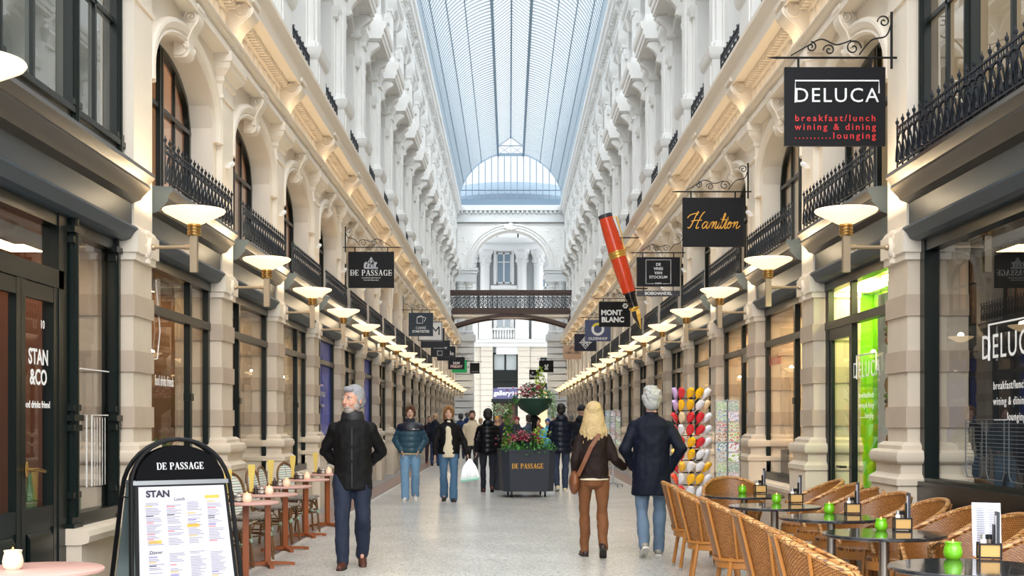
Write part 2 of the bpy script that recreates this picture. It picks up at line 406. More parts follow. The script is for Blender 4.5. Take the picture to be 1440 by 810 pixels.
# shopfront: frame, glass, stall riser
def shopfront(s, y0, y1, idx, door=None, riser=M_STONE, posts=(), transom=2.55, top=3.12):
    """between pier faces y0..y1 on side s; door = (ya, yb) stretch that is a glazed door"""
    w = empty(f'window_{idx}', (0, 0, 0), kind='structure')
    m = sg(s); X = 3.62
    m.box(X-.035, X+.03, y0, y0+.09, .02, top); m.box(X-.035, X+.03, y1-.09, y1, .02, top)
    m.box(X-.05, X+.06, y0, y1, top-.12, top); m.box(X-.045, X+.05, y0, y1, transom, transom+.09)
    for p in posts:
        m.box(X-.04, X+.03, p-.045, p+.045, .02 if door else .66, top)
        m.box(X-.055, X+.03, p-.06, p+.06, 1.72, 1.80)
    segs = [(y0, y1)]
    if door:
        a, b = door; segs = [q for q in ((y0, a), (b, y1)) if q[1]-q[0] > .2]
        for e in (a, b): m.box(X-.035, X+.03, e-.04, e+.04, .02, top)
        m.box(X-.03, X+.03, a+.05, b-.05, .02, .32); m.box(X-.03, X+.03, a+.05, b-.05, 2.42, transom)
        m.box(X-.02, X+.02, a+.04, a+.12, .02, transom); m.box(X-.02, X+.02, b-.12, b-.04, .02, transom)
        m.tube([(X-.03, a+.19, 1.0), (X-.1, a+.19, 1.0), (X-.1, a+.32, 1.0)], .014, 6)
    for a, b in segs: m.box(X-.06, X+.06, a, b, .66, .78)
    m.build('window_frame', M_GREEN, w)
    r = sg(s)
    for a, b in segs:
        r.prism([(3.46, 0), (3.46, .58), (3.9, .58), (3.9, 0)], 'Y', a, b)
        r.prism([(3.44, .57), (3.40, .59), (3.39, .63), (3.41, .665), (3.44, .675), (3.7, .68), (3.7, .57)], 'Y', a, b)
    r.build('stall_riser', riser, w, smooth=False)
    g = sg(s); g.add([(X+.01, y0, .3), (X+.01, y1, .3), (X+.01, y1, top), (X+.01, y0, top)], [(0, 1, 2, 3)], flip=True)
    g.build('glass_pane', M_GLASS, w, smooth=False)
    return w
wid = [0]
def nw(): wid[0] += 1; return wid[0]

# shop interior: a room with lit ceiling, back wall and shelves
def interior(s, y0, y1, wall, depth=1.6, lamp=6, seed=1, goods=None, w=None, floorc='#6B5A4A', shelves=True):
    r = random.Random(seed); m = sg(s); x0, x1 = 3.72, 3.72+depth
    m.add([(x1, y0, 0), (x1, y1, 0), (x1, y1, 3.1), (x1, y0, 3.1)], [(3, 2, 1, 0)]); m.add([(x0, y0, 0), (x1, y0, 0), (x1, y0, 3.1), (x0, y0, 3.1)], [(3, 2, 1, 0)])
    m.add([(x0, y1, 0), (x1, y1, 0), (x1, y1, 3.1), (x0, y1, 3.1)], [(0, 1, 2, 3)]); m.add([(x0, y0, 3.09), (x1, y0, 3.09), (x1, y1, 3.09), (x0, y1, 3.09)], [(0, 1, 2, 3)])
    m.cur = 1; m.add([(x0, y0, .05), (x1, y0, .05), (x1, y1, .05), (x0, y1, .05)], [(0, 1, 2, 3)])
    o = m.build('wall_shop_interior', [mat('interior_'+wall, wall, .7), mat('interior_floor', floorc, .4)], smooth=False, kind='structure')
    if lamp:
        l = sg(s); n = max(1, int((y1-y0)/1.1))
        for i in range(n):
            yy = y0+(y1-y0)*(i+.5)/n
            l.box(x0+min(.5, depth*.35), x0+min(.8, depth*.7), yy-.25, yy+.25, 3.0, 3.05)
        l.build('ceiling_light', mat('interior_lamp%g' % lamp, '#FFE3B5', emit='#FFDDA8', estr=lamp), o, smooth=False)
    if goods:
        g = sg(s); ms = [mat('goods_'+c, c, .5) for c in goods]; g.cur = 0
        if shelves:
            for z in (.7, 1.15, 1.6, 2.05):
                g.box(x1-.4, x1-.02, y0+.1, y1-.1, z-.03, z)
                y = y0+.15
                while y < y1-.25:
                    wd = r.uniform(.06, .2); g.cur = r.randrange(1, len(ms)); hh = r.uniform(.1, .33)
                    if r.random() < .8: g.box(x1-.36, x1-.36+r.uniform(.1, .25), y, y+wd, z, z+hh)
                    y += wd+r.uniform(.01, .06)
                g.cur = 0
        y = y0+.4
        while y < y1-.5:       # things standing on the window ledge
            g.cur = r.randrange(1, len(ms)); wd = r.uniform(.05, .12); hh = r.uniform(.08, .42); xx = x0+r.uniform(.05, .3)
            if r.random() < .5: g.lathe([(wd*.4, 0), (wd*.5, hh*.5), (wd*.2, hh*.8), (wd*.2, hh)], 8, (xx, y, .68))
            else: g.box(xx, xx+wd, y, y+wd, .68, .68+hh)
            y += wd+r.uniform(.0, .08)
        g.build('shelf_display', ms, o, smooth=False)
    return o
# ------------------------------------------------------------------ build the two arcade walls
M_CURT = [M_MIR, M_MIRL, mat('white_curtain', '#D8D5CC', .8)]
def upper_parts(s):
    """second and third storey of one bay, origin at its pier"""
    out = []
    X = 3.42
    m = sg(s)    # pedestal with moulded cap carrying the pier
    m.stack([(6.72, X-.10, .52), (6.85, X-.10, .52), (6.87, X-.06, .48), (7.66, X-.06, .48), (7.70, X-.10, .52), (7.76, X-.12, .54), (7.86, X-.14, .56), (7.88, X-.10, .5)], 4.2)
    m.box(X-.075, X, -.36, .36, 6.95, 7.58)
    out.append(('pedestal', m, M_WHITE))
    m = sg(s)    # lower pier: flat pilaster, impost capital, half column capital under the hood
    m.stack([(7.86, X, .40), (8.0, X, .40), (8.02, X+.03, .36), (10.1, X+.03, .36)], 4.2)
    m.stack([(7.9, X-.04, .22), (8.02, X-.04, .22), (8.04, X-.01, .19), (10.0, X-.01, .19), (10.02, X-.05, .23), (10.08, X-.05, .23), (10.1, X-.01, .2), (10.25, X-.04, .24), (10.34, X-.09, .28), (10.42, X-.09, .28)], 4.2)
    m.stack([(7.86, X+.12, .52), (9.45, X+.12, .52), (9.47, X+.06, .58), (9.55, X+.05, .60), (9.58, X+.03, .62), (9.68, X+.02, .64), (9.70, X+.12, .52), (10.4, X+.12, .52)], 4.2)
    out.append(('pier', m, M_WHITE))
    m = sg(s)    # upper pier (third storey)
    m.stack([(11.2, X-.04, .42), (11.42, X-.04, .42), (11.46, X+.01, .38), (13.0, X+.01, .38), (13.02, X-.03, .42), (13.1, X-.03, .42)], 4.2)
    m.stack([(11.45, X-.05, .2), (11.55, X-.05, .2), (11.57, X-.02, .17), (12.95, X-.02, .17), (12.97, X-.06, .21), (13.03, X-.06, .21), (13.05, X-.02, .18), (13.2, X-.05, .22), (13.3, X-.11, .28), (13.38, X-.12, .29), (13.5, X-.1, .27), (14.1, X-.08, .24)], 4.2)
    m.stack([(11.2, X+.10, .58), (12.6, X+.10, .58), (12.62, X+.04, .62), (12.78, X+.02, .64), (12.8, X+.12, .56), (13.9, X+.12, .56)], 4.2)
    out.append(('upper_pier', m, M_WHITE))
    # console under the pier entablature
    out.append(('pier_console', console_mb(s, 10.43, 10.80, .12, .20, X, eyes=False), M_WHITE))
    out.append(('top_console', console_mb(s, 13.95, 14.45, .11, .22, X, eyes=False), M_WHITE))
    return out
def window_bay_parts(s):
    """recessed arched windows of the two upper storeys, origin at the bay centre"""
    out = []; h = BAY/2
    def arched(z0, zs, zt, hw, X, r):
        m = sg(s); n = 12; ys = [-hw+2*hw*i/n for i in range(n+1)]; f = lambda y, o=0: zs+(r+o)*math.sqrt(max(0, 1-(y/hw)**2))
        for i in range(n):
            a, b = ys[i], ys[i+1]; m.add([(X, a, f(a)), (X, b, f(b)), (X, b, zt), (X, a, zt)], [(3, 2, 1, 0)])
            m.add([(X, a, f(a)), (X, b, f(b)), (X+.5, b, f(b)), (X+.5, a, f(a))], [(3, 2, 1, 0)])
        for sy in (-1, 1):
            m.box(X, X+.5, sy*hw, sy*(h-.3), z0, zt)
        m.tube([(X-.01, y*1.06, f(y, .06)) for y in ys], .05, 6); m.tube([(X-.01, y*1.14, f(y, .13)) for y in ys], .03, 6)
        return m
    m = arched(6.8, 9.65, 10.5, .86, 3.56, .62); m.box(3.6, 3.75, -1.3, 1.3, 6.74, 6.95); out.append(('window_arch', m, M_WHITE))
    m = arched(11.0, 12.8, 14.0, .80, 3.56, .6); m.box(3.6, 3.75, -1.3, 1.3, 11.0, 11.5); out.append(('upper_window_arch', m, M_WHITE))
    # hood: bracketed balcony slab over the window
    m = sg(s); y = .98
    m.prism([(4.0, 10.50), (3.10, 10.50), (3.09, 10.58), (3.06, 10.60), (3.05, 10.72), (3.02, 10.74), (2.99, 10.82), (2.99, 10.90), (3.2, 10.95), (4.0, 10.98)], 'Y', -y, y)
    m.box(3.12, 4.0, -y+.1, y-.1, 10.94, 11.10)
    out.append(('window_hood', m, M_WHITE))
    for sy in (-1, 1):
        c = console_mb(s, 9.95, 10.46, .09, .34, 3.50, eyes=False); c.v = [(a, b+sy*.78, z) for a, b, z in c.v]; out.append(('hood_bracket', c, M_WHITE))
    m = sg(s)
    m.prism([(3.5, 13.35), (3.42, 13.4), (3.36, 13.48), (3.36, 13.55), (4, 13.6), (4, 13.35)], 'Y', -.95, .95)
    m.stack([(13.1, 3.46, .09), (13.4, 3.38, .14), (13.5, 3.38, .14)], 3.8)
    out.append(('small_hood', m, M_WHITE))
    return out
def upper_grille(s):
    m = sg(s); x = 3.5; h = BAY/2-.52; n = 8
    for z in (6.9, 7.0, 7.6, 7.7): m.tube([(x, -h, z), (x, h, z)], .014, 4)
    for i in range(n+1):
        y = -h+2*h*i/n; m.tube([(x, y, 6.75), (x, y, 7.76)], .014, 4)
        if i < n:
            c = y+h/n
            for z, r in ((7.15, .09), (7.42, .09), (7.65, .04), (6.95, .04)):
                m.tube([(x, c+r*math.cos(2*PI*j/8), z+r*1.3*math.sin(2*PI*j/8)) for j in range(9)], .012, 4)
    return m
def sash(s):
    m = sg(s); g = sg(s)
    for z0, z1, hw in ((7.0, 10.25, .84), (11.5, 13.4, .78)):
        X = 3.9
        for y in (-hw, 0, hw): m.box(X-.03, X+.03, y-.04, y+.04, z0, z1)
        for z in (z0, z0+.55*(z1-z0), z1-.06): m.box(X-.03, X+.03, -hw, hw, z, z+.07)
        g.add([(X, -hw, z0), (X, hw, z0), (X, hw, z1), (X, -hw, z1)], [(0, 1, 2, 3)], flip=True)
    return m, g
for s in (-1, 1):
    nm = SD[s]
    wall = empty(f'wall_{nm}', kind='structure')
    YA, YB = 5.0, 80.0
    # continuous horizontal members, one mesh each
    m = sg(s); m.prism(entab_prof(), 'Y', YA, YB)
    y = YA
    while y < 62:      # dentils
        m.box(3.30, 3.42, y, y+.06, 6.33, 6.41); y += .12
    m.tube([(3.30, YA, 5.955), (3.30, YB, 5.955)], .022, 6)
    m.build('cornice', M_CREAM, wall, ang=.4)
    m = sg(s); m.prism([(4.1, 3.0), (4.1, 15.0), (4.3, 15.0), (4.3, 3.0)], 'Y', YA, YB)
    m.build('backing_wall', M_WHITE2, wall, smooth=False)
    m = sg(s)
    m.prism([(4.2, 10.42), (3.41, 10.42), (3.41, 10.55), (3.39, 10.57), (3.39, 10.66), (3.36, 10.70), (3.34, 10.8), (3.34, 10.88), (3.38, 10.93), (3.40, 11.0), (3.40, 11.22), (4.2, 11.22)], 'Y', YA, YB)
    m.build('string_course', M_WHITE, wall, ang=.4)
    m = sg(s)
    m.prism([(4.2, 13.9), (3.40, 13.9), (3.36, 13.95), (3.36, 14.1), (3.40, 14.12), (3.40, 14.36), (3.32, 14.40), (3.28, 14.5), (3.17, 14.52), (3.15, 14.56), (3.14, 14.68), (3.08, 14.74), (3.06, 14.82), (3.06, 14.90), (3.3, 14.95), (4.2, 15.0)], 'Y', YA, YB)
    y = 14.0
    while y < YB-.3:
        m.box(3.2, 3.4, y, y+.14, 14.40, 14.51); m.box(3.33, 3.41, y+.02, y+.12, 14.14, 14.34); y += .39
    m.build('top_cornice', M_WHITE, wall, ang=.4)
    # pillars and consoles
    stonecol = [M_STONE, M_STONE_D, M_CREAM]
    p0 = None
    for k in range(-1, NB):
        if p0 is None:
            p0 = pillar_mb(s).build('pillar', stonecol, wall, ang=.5); p = p0
            c0 = console_mb(s, 5.86, 6.43, .17, .31).build('console', M_CREAM, wall); c = c0
        else:
            p = p0.copy(); COL.objects.link(p); c = c0.copy(); COL.objects.link(c)
        p.location.y = PY(k); c.location.y = PY(k)
    # arch spandrels + keystones + frieze ribs
    sp0 = spandrel_mb(s, BAY-.56).build('arch_wall', M_CREAM, wall, ang=.5); ks0 = console_mb(s, 5.30, 5.80, .11, .16, 3.5).build('keystone', M_CREAM, wall)
    fr = sg(s)
    for i in range(9):
        y = -1.3+.325*i; fr.ell((3.43, y, 6.15), (.05, .09, .13), 8, 6); fr.box(3.41, 3.45, y+.13, y+.19, 6.03, 6.28)
    fr0 = fr.build('frieze_ornament', M_CREAM, wall)
    for b in range(0, NB-1):
        yc = (PY(b)+PY(b+1))/2
        for q in (sp0, ks0, fr0):
            o = q if b == 0 else q.copy()
            if b: COL.objects.link(o)
            o.location.y = yc
    # storey above
    pre = upper_parts(s); first = [m.build(n, mm, wall, ang=.5) for n, m, mm in pre]
    pre2 = window_bay_parts(s); first2 = [m.build(n, mm, wall, ang=.5) for n, m, mm in pre2]
    gr0 = upper_grille(s).build('grille', M_IRON, wall)
    fm, gm = sash(s); f0 = fm.build('sash_window', M_WHITE, wall, smooth=False); g0 = gm.build('glass_pane', M_GLASSU, f0, smooth=False)
    for k in range(0, NB):
        for q in first:
            o = q if k == 0 else q.copy()
            if k: COL.objects.link(o)
            o.location.y = PY(k)
        if k < NB-1:
            yc = PY(k)+BAY/2
            for q in first2 + [gr0, f0]:
                o = q if k == 0 else q.copy()
                if k: COL.objects.link(o)
                o.location.y = yc
                if q is f0 and k:
                    g = g0.copy(); COL.objects.link(g); g.parent = o
    # fascia, railing, arched windows, shopfronts bay by bay
    fa0 = None
    for b in range(0, NB-1):
        ya, yb = PY(b)+.30, PY(b+1)-.30; yc = (ya+yb)/2; h = (yb-ya)/2
        if fa0 is None:
            m = sg(s); m.prism(fascia_prof(), 'Y', -h, h); fa0 = m.build('shop_fascia', [M_FASCIA, M_MOULD], wall, ang=.3); fa = fa0
            for pl in fa0.data.polygons:
                zc = pl.center.z
                if zc > 3.45: pl.material_index = 1
        else: fa = fa0.copy(); COL.objects.link(fa)
        fa.location.y = yc
        if b == 0 or b < 12:
            if b == 0: rl0 = railing_mb(s, h-.02).build('balcony_railing', M_IRON); rl = rl0
            else: rl = rl0.copy(); COL.objects.link(rl)
            rl.location.y = yc
            tag(rl, f'dark iron balcony railing over the {ORD[b]} arched bay on the {SIDE[s]} side', 'railing', f'iron railings above the {nm} shopfronts')
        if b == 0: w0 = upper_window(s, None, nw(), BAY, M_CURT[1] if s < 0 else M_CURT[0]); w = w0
        else:
            w = w0.copy(); w.name = f'window_{nw()}'; COL.objects.link(w)
            for ch in KIDCACHE(w0):
                d = ch.copy(); COL.objects.link(d); d.parent = w
        w.location.y = yc
# shopfront details per bay --------------------------------------------------
M_RISD = mat('black_stall_riser', '#15171A', .3)
POS = {-1: {}, 1: {}}
def bays(s, b): return (PY(b)+.33, PY(b+1)-.33) if b >= 0 else (4.2, PY(0)-.33)
walls_in = {-1: ['#8A6A50', '#7A6452', '#6E6A66', '#26339A', '#3A3F4A', '#2A3590', '#59544E', '#5E5A50'],
            1: ['#7FD000', '#D9CDB8', '#C9B48A', '#8E8778', '#4A4A46', '#6B6558', '#555', '#5E5A50']}
goods_l = [['#4A3B30', '#8C5A3C', '#D8C7A8', '#3E6B36', '#B03A2A'], ['#3A3028', '#C9A36A', '#7A4A30', '#E6DCC8'], ['#444', '#999', '#C8B8A0', '#6A7C88']]
goods_r = [None, ['#E8E0D2', '#B2502E', '#2A2A2A', '#D88A2A', '#F0EAD8', '#5A2A1A', '#B89060'], ['#D8CDB8', '#D8B23A', '#C03A2A', '#E8E2D0', '#3A6A9A'], ['#444', '#999', '#C8B8A0', '#6A7C88']]
for s in (-1, 1):
    for b in range(0, NB-1):
        ya, yb = bays(s, b)
        door = None; posts = [ya+.95] if b % 2 else [yb-.9]
        ris = M_STONE
        if s < 0 and b in (4, 6, 9, 13, 16): door = (yb-1.15, yb-.12); posts = []
        if s > 0 and b in (0,): door = (yb-1.1, yb-.1); posts = []
        if s > 0 and b in (2, 5, 8, 11, 15): door = (ya+.2, ya+1.2); posts = []
        shopfront(s, ya, yb, nw(), door=door, riser=ris, posts=posts)
        if b < 8:
            g = None
            if s < 0 and b < 3: g = goods_l[b]
            if s > 0 and 0 < b < 4: g = goods_r[b]
            interior(s, ya-.3, yb+.3, walls_in[s][b], depth=(.5 if (s > 0 and b == 0) else .35 if (s < 0 and b in (3, 5)) else 1.6), lamp=(60 if s > 0 and b == 0 else 24 if s > 0 and b < 4 else 10), seed=b*3+s, goods=g)
        else:
            interior(s, ya-.3, yb+.3, '#4A4640', depth=1.0, lamp=3, seed=b)
# ------------------------------------------------------------------ the wide first bay on each side
W_TXT = mat('white_lettering', '#F2F2F0', .5)
def iron_post(m, x, y, z0, z1, r=.075):
    m.box(x-r*.5, x+r*.4, y-r*.8, y+r*.8, z0, z1)
    for z, w in ((z0, .03), (z0+.25, .02), (1.42, .025), (1.5, .035), (1.58, .02), (z1-.12, .035), (z1-.2, .02)):
        if z0-.01 <= z <= z1: m.box(x-r*.5-w, x+r*.4, y-r-w, y+r+w, z, z+.05)
    m.tube([(x-r*.5, y, z0+.1), (x-r*.5, y, z1)], [.035, .03], 8)
ya, yb = 7.3, 11.40
for s in (-1, 1):
    w = empty(f'window_{nw()}', kind='structure'); X = 3.62
    m = sg(s)
    m.box(X-.06, X+.07, yb-.12, yb, .6, 3.12); m.box(X-.05, X+.06, ya, yb, 3.0, 3.12)
    if s < 0:
        iron_post(m, X-.05, 10.12, .64, 3.1); iron_post(m, X-.03, 11.28, .64, 3.1, .05)
        for y in (9.93,): m.box(X-.06, X+.07, y-.09, y+.09, .02, 3.12)
        m.box(X-.06, X+.06, 7.4, 9.95, 2.52, 2.66)
        m.box(X-.08, X+.06, 10.1, yb, .64, .76)
    else:
        m.box(X-.06, X+.06, ya, yb, .95, 1.0)
        m.box(X-.055, X+.05, 9.0, 9.06, .95, 3.1) if False else None
    m.build('window_frame', M_GREEN, w)
    r = sg(s)
    if s < 0:
        r.prism([(3.44, 0), (3.44, .54), (3.9, .54), (3.9, 0)], 'Y', 10.0, yb)
        r.prism([(3.44, .53), (3.38, .55), (3.37, .60), (3.39, .64), (3.44, .655), (3.7, .66), (3.7, .53)], 'Y', 9.98, yb)
        r.build('stall_riser', M_STONE, w, smooth=False)
    else:
        r.box(3.5, 3.8, ya, yb, 0, .97); r.build('stall_riser', M_RISD, w, smooth=False)
    g = sg(s); g.add([(X+.01, ya, .3), (X+.01, yb, .3), (X+.01, yb, 3.1), (X+.01, ya, 3.1)], [(0, 1, 2, 3)], flip=True)
    g.build('glass_pane', M_GLASS, w, smooth=False)
    wl = bpy.data.objects[f'wall_{SD[s]}']
    m = sg(s); m.prism(fascia_prof(), 'Y', ya, yb+.03); f = m.build('shop_fascia', [M_FASCIA, M_MOULD], wl, ang=.3)
    for pl in f.data.polygons:
        if pl.center.z > 3.45: pl.material_index = 1
    # upper window of the wide bay
    w = empty(f'window_{nw()}', kind='structure'); m = sg(s); X = 3.58
    m.box(X-.08, X+.1, ya, yb+.02, 3.7, 3.80); m.box(X-.03, X+.1, ya, yb+.02, 3.80, 3.93); m.box(X-.06, X+.1, ya, yb+.02, 3.93, 3.98)
    for y in (8.6, 10.15, 11.3): iron_post(m, X, y, 3.74, 5.72, .07 if y > 11 else .085)
    for y in (9.35, 10.75): m.box(X-.01, X+.02, y-.022, y+.022, 3.95, 5.7)
    for y0, y1 in ((8.7, 10.05), (10.2, 11.2)): m.box(X-.04, X+.03, y0, y1, 3.83, 3.90)
    m.box(X-.01, X+.02, ya, yb, 5.0, 5.04)
    m.build('window_frame', M_GREEN, w)
    g = sg(s); g.add([(X+.02, ya, 3.95), (X+.02, yb, 3.95), (X+.02, yb, 5.75), (X+.02, ya, 5.75)], [(0, 1, 2, 3)], flip=True); g.build('glass_pane', M_GLASSU, w, smooth=False)
    c = sg(s); n = 40; c.add([q for i in range(n+1) for q in ((3.85+.02*math.sin(i*2.3), ya+(yb-ya)*i/n, 3.7), (3.85+.02*math.sin(i*2.3), ya+(yb-ya)*i/n, 5.76))], [(2*i, 2*i+1, 2*i+3, 2*i+2) for i in range(n)], flip=True)
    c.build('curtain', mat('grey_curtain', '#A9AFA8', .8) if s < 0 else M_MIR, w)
    interior(s, ya-.3, yb+.3, '#8A5A46' if s < 0 else '#2C3036', depth=1.8, lamp=6 if s < 0 else 2, seed=5+s, goods=['#4A3B30', '#8C5A3C', '#B5705A', '#3E6B36'] if s < 0 else None)
rl = sg(1); rl = railing_mb(1, 1.95).build('balcony_railing', M_IRON); rl.location.y = 9.38
tag(rl, 'dark iron balcony railing above the large window of the restaurant with black stall riser', 'railing', 'iron railings above the right shopfronts')
# glazed double door of the café on the left
d = empty('door_1', kind='structure'); m = sg(-1); X = 3.60
for a, b in ((8.15, 9.1), (9.1, 9.84)):
    for y in (a+.04, b-.04): m.box(X-.03, X+.03, y-.045, y+.045, .02, 2.52)
    m.box(X-.028, X+.028, a+.002, b-.002, .025, .20); m.box(X-.027, X+.027, a+.003, b-.003, .70, .86); m.box(X-.028, X+.028, a+.002, b-.002, 2.4, 2.515); m.box(X-.015, X+.02, a, b, .1, .74)
    m.prism([(X-.045, .2), (X-.045, .64), (X-.02, .68), (X-.02, .16)], 'Y', a+.14, b-.14)
m.build('door_leaf', M_GREEN, d)
m = sg(-1); m.tube([(X-.03, 9.2, 1.15), (X-.09, 9.2, 1.15), (X-.10, 9.24, 1.15), (X-.10, 9.38, 1.13)], .012, 6); m.ell((X-.035, 9.2, 1.15), (.01, .03, .06)); m.build('door_handle', M_BRASS, d)
RZ = {-1: PI/2, 1: -PI/2}
def gtext(s, txt, size, y, z, m=W_TXT, x=3.60, **kw):
    """lettering applied to a shop window on side s"""
    o = text(txt, size, m, None, (s*x, y, z), RZ[s], name='window_lettering', ext=.001, **kw)
    return o
LW = []
w = empty('window_lettering', kind='structure'); LW.append(w)
for txt, size, y, z, off in (('STAN', .16, 9.52, 1.97, .004), ('&CO', .16, 9.52, 1.82, .004), ('food drinks friends', .075, 9.5, 1.62, .001)):
    o = gtext(-1, txt, size, y, z, off=off); o.parent = w; o.name = 'lettering'
o = gtext(-1, '10', .09, 9.6, 2.22); o.parent = w; o.name = 'lettering'
o = gtext(-1, 'food drinks friends', .15, 13.0, 1.9, off=.001, sx=.62); o.parent = w; o.name = 'lettering'
m = MB()
for pts in ([(10.3, .95), (10.3, 1.55), (10.62, 1.55), (10.62, .95)], [(10.75, .95), (10.75, 1.55), (11.18, 1.55)], [(10.25, 1.93), (11.2, 1.93)],
            [(12.1, 3.0), (12.35, 2.2), (12.5, 2.1), (12.75, 2.12), (12.85, 2.4), (12.7, 2.9)]):
    m.tube([(-3.605, y, z) for y, z in pts], .007, 4)
for i in range(5): m.tube([(-3.605, 10.82+.07*i, .95), (-3.605, 10.82+.07*i, 1.53)], .003, 3)
m.build('painted_lines', W_TXT, w)
# restaurant lettering on the right-hand windows
def deluca(y0, zc, h, name=True):
    """word with the long bar over it, first letter at y0 reading toward the camera"""
    w = empty('window_lettering', kind='structure')
    o = gtext(1, 'DELUCA', h*1.4, y0-h*2.05, zc, space=1.15); o.parent = w; o.name = 'lettering'
    m = MB(); m.tube([(3.6, y0+.06*h, zc-h*.5), (3.6, y0+.06*h, zc+h*.95), (3.6, y0-h*4.2, zc+h*.95), (3.6, y0-h*4.2, zc-h*.1)], h*.05, 4); m.build('painted_lines', W_TXT, w)
    for i, t in enumerate(('breakfast/lunch', 'wining & dining', '..........lounging')):
        o = gtext(1, t, h*.46, y0-h*2.05, zc-h*(1.55+.62*i), space=1.15); o.parent = w; o.name = 'lettering'
deluca(9.86, 2.06, .19); deluca(13.62, 2.03, .17)
# pale rows of lines on the big window
m = MB()
for i in range(14): m.tube([(3.602, 9.2, 1.12+.03*i), (3.602, 10.35, 1.12+.03*i)], .0025, 3)
for y in (9.3, 9.75, 10.2): m.tube([(3.602, y-.18, 1.5), (3.602, y-.18, 1.1), (3.602, y-.14, 1.05), (3.602, y+.14, 1.05), (3.602, y+.18, 1.1), (3.602, y+.18, 1.5)], .005, 4)
m.build('painted_lines', mat('grey_lettering', '#5E6468', .6), w, kind='structure').name = 'window_lines'
# blue window posters (left) and the food posters in the green window (right)
def poster(s, y0, y1, z0, z1, x, m, name='window_poster', label=None, cat='poster', group=None):
    mb = MB(); mb.box(s*x, s*(x+.008), y0, y1, z0, z1); return mb.build(name, m, smooth=False, label=label, cat=cat, group=group)
M_BLUE = mat('blue_print', '#3350D8', .6, noise_amt=.15, nscale=1.2)
for b, nm_, tx in ((3, 'wide blue window poster with a white wing and small white lettering', 1), (4, 'narrow blue poster beside the dark window posts past the wing poster', 0), (5, 'blue poster with small white lettering further along past the second lamp pair', 1)):
    a, c = bays(-1, b)
    if b == 4: c = c-1.3
    po = poster(-1, a+.12, c-.12, .8, 3.0, 3.64, M_BLUE, label=nm_)
    if tx:
        for i, (t, z, sz) in enumerate((('DE PASSAGE', 2.0, .14), ('opening soon', 1.8, .1))):
            if b == 5 and i: continue
            o = text(t, sz, W_TXT, po, (-3.635, (a+c)/2+.2, z), RZ[-1], ext=.001)
    if b == 3:
        m = MB()
        for i in range(9):
            q = i/8; y = a+.5+.9*q
            m.add([(-3.632, y-.1, .8), (-3.632, y+.04, .8), (-3.632, y+.25-.5*q*.2, 1.2+.75*(1-abs(q-.35)))], [(0, 1, 2)])
        m.build('wing_print', mat('wing_white', '#E9E6DF', .6), po, smooth=False)
def burger(parent, y, z, r):
    m = MB(); m.M = Matrix.Translation((3.87, y, z))
    for dz, rr, c, t in ((.45, .9, 0, .45), (.05, 1.0, 1, .16), (-.15, .95, 2, .14), (-.4, .88, 0, .28)):
        m.cur = c; m.ell((0, 0, dz*r), (.02, rr*r, t*r), 12, 6)
    return m.build('burger_print', [mat('bun', '#9A6A30', .6), mat('lettuce', '#6F8A2A', .6), mat('meat', '#4A2A18', .6)], parent)
po = poster(1, 12.95, 13.75, .95, 2.85, 3.86, mat('white_print', '#E8E8E0', .6), label='tall white poster of burgers on the lime green wall inside the restaurant window', cat='poster')
for y, z, r in ((13.3, 2.45, .26), (13.3, 1.75, .28), (13.35, 1.25, .14)): burger(po, y, z, r)
# red script lettering in the display window on the right
o = gtext(1, 'Leonidas', .22, 17.8, 2.35, m=mat('red_lettering', '#B02A30', .5), x=3.60)
o['kind'] = 'structure'; o.name = 'window_lettering'

# ------------------------------------------------------------------ glass roof
M_BAR = mat('roof_bar', '#83909A', .6); M_BEAM = mat('roof_beam_blue', '#6C8396', .5)
g = bpy.data.materials.new('roof_glass'); g.use_nodes = True; nt = g.node_tree; nt.nodes.clear()
out = nt.nodes.new('ShaderNodeOutputMaterial'); mx = nt.nodes.new('ShaderNodeMixShader'); tr = nt.nodes.new('ShaderNodeBsdfTransparent'); tl = nt.nodes.new('ShaderNodeBsdfTranslucent')
tr.inputs[0].default_value = (.95, .98, 1, 1); tl.inputs[0].default_value = (.88, .94, .97, 1); mx.inputs[0].default_value = .15
nt.links.new(tr.outputs[0], mx.inputs[1]); nt.links.new(tl.outputs[0], mx.inputs[2]); nt.links.new(mx.outputs[0], out.inputs[0])
roof = empty('ceiling', kind='structure')
R0, ZC, HW, LW_ = 3.296, 14.95, 3.12, .79
a0 = math.acos(3.15/R0)*1.0; a1 = math.acos(LW_/R0)
prof = [(3.16, 14.9)] + [(R0*math.cos(a0+(a1-a0)*i/12), ZC+R0*math.sin(a0+(a1-a0)*i/12)) for i in range(13)]
ZS = prof[-1][1]; lant = [(LW_, ZS), (LW_, ZS+.55), (0, ZS+1.15)]
RY0, RY1 = 9.0, 80.0
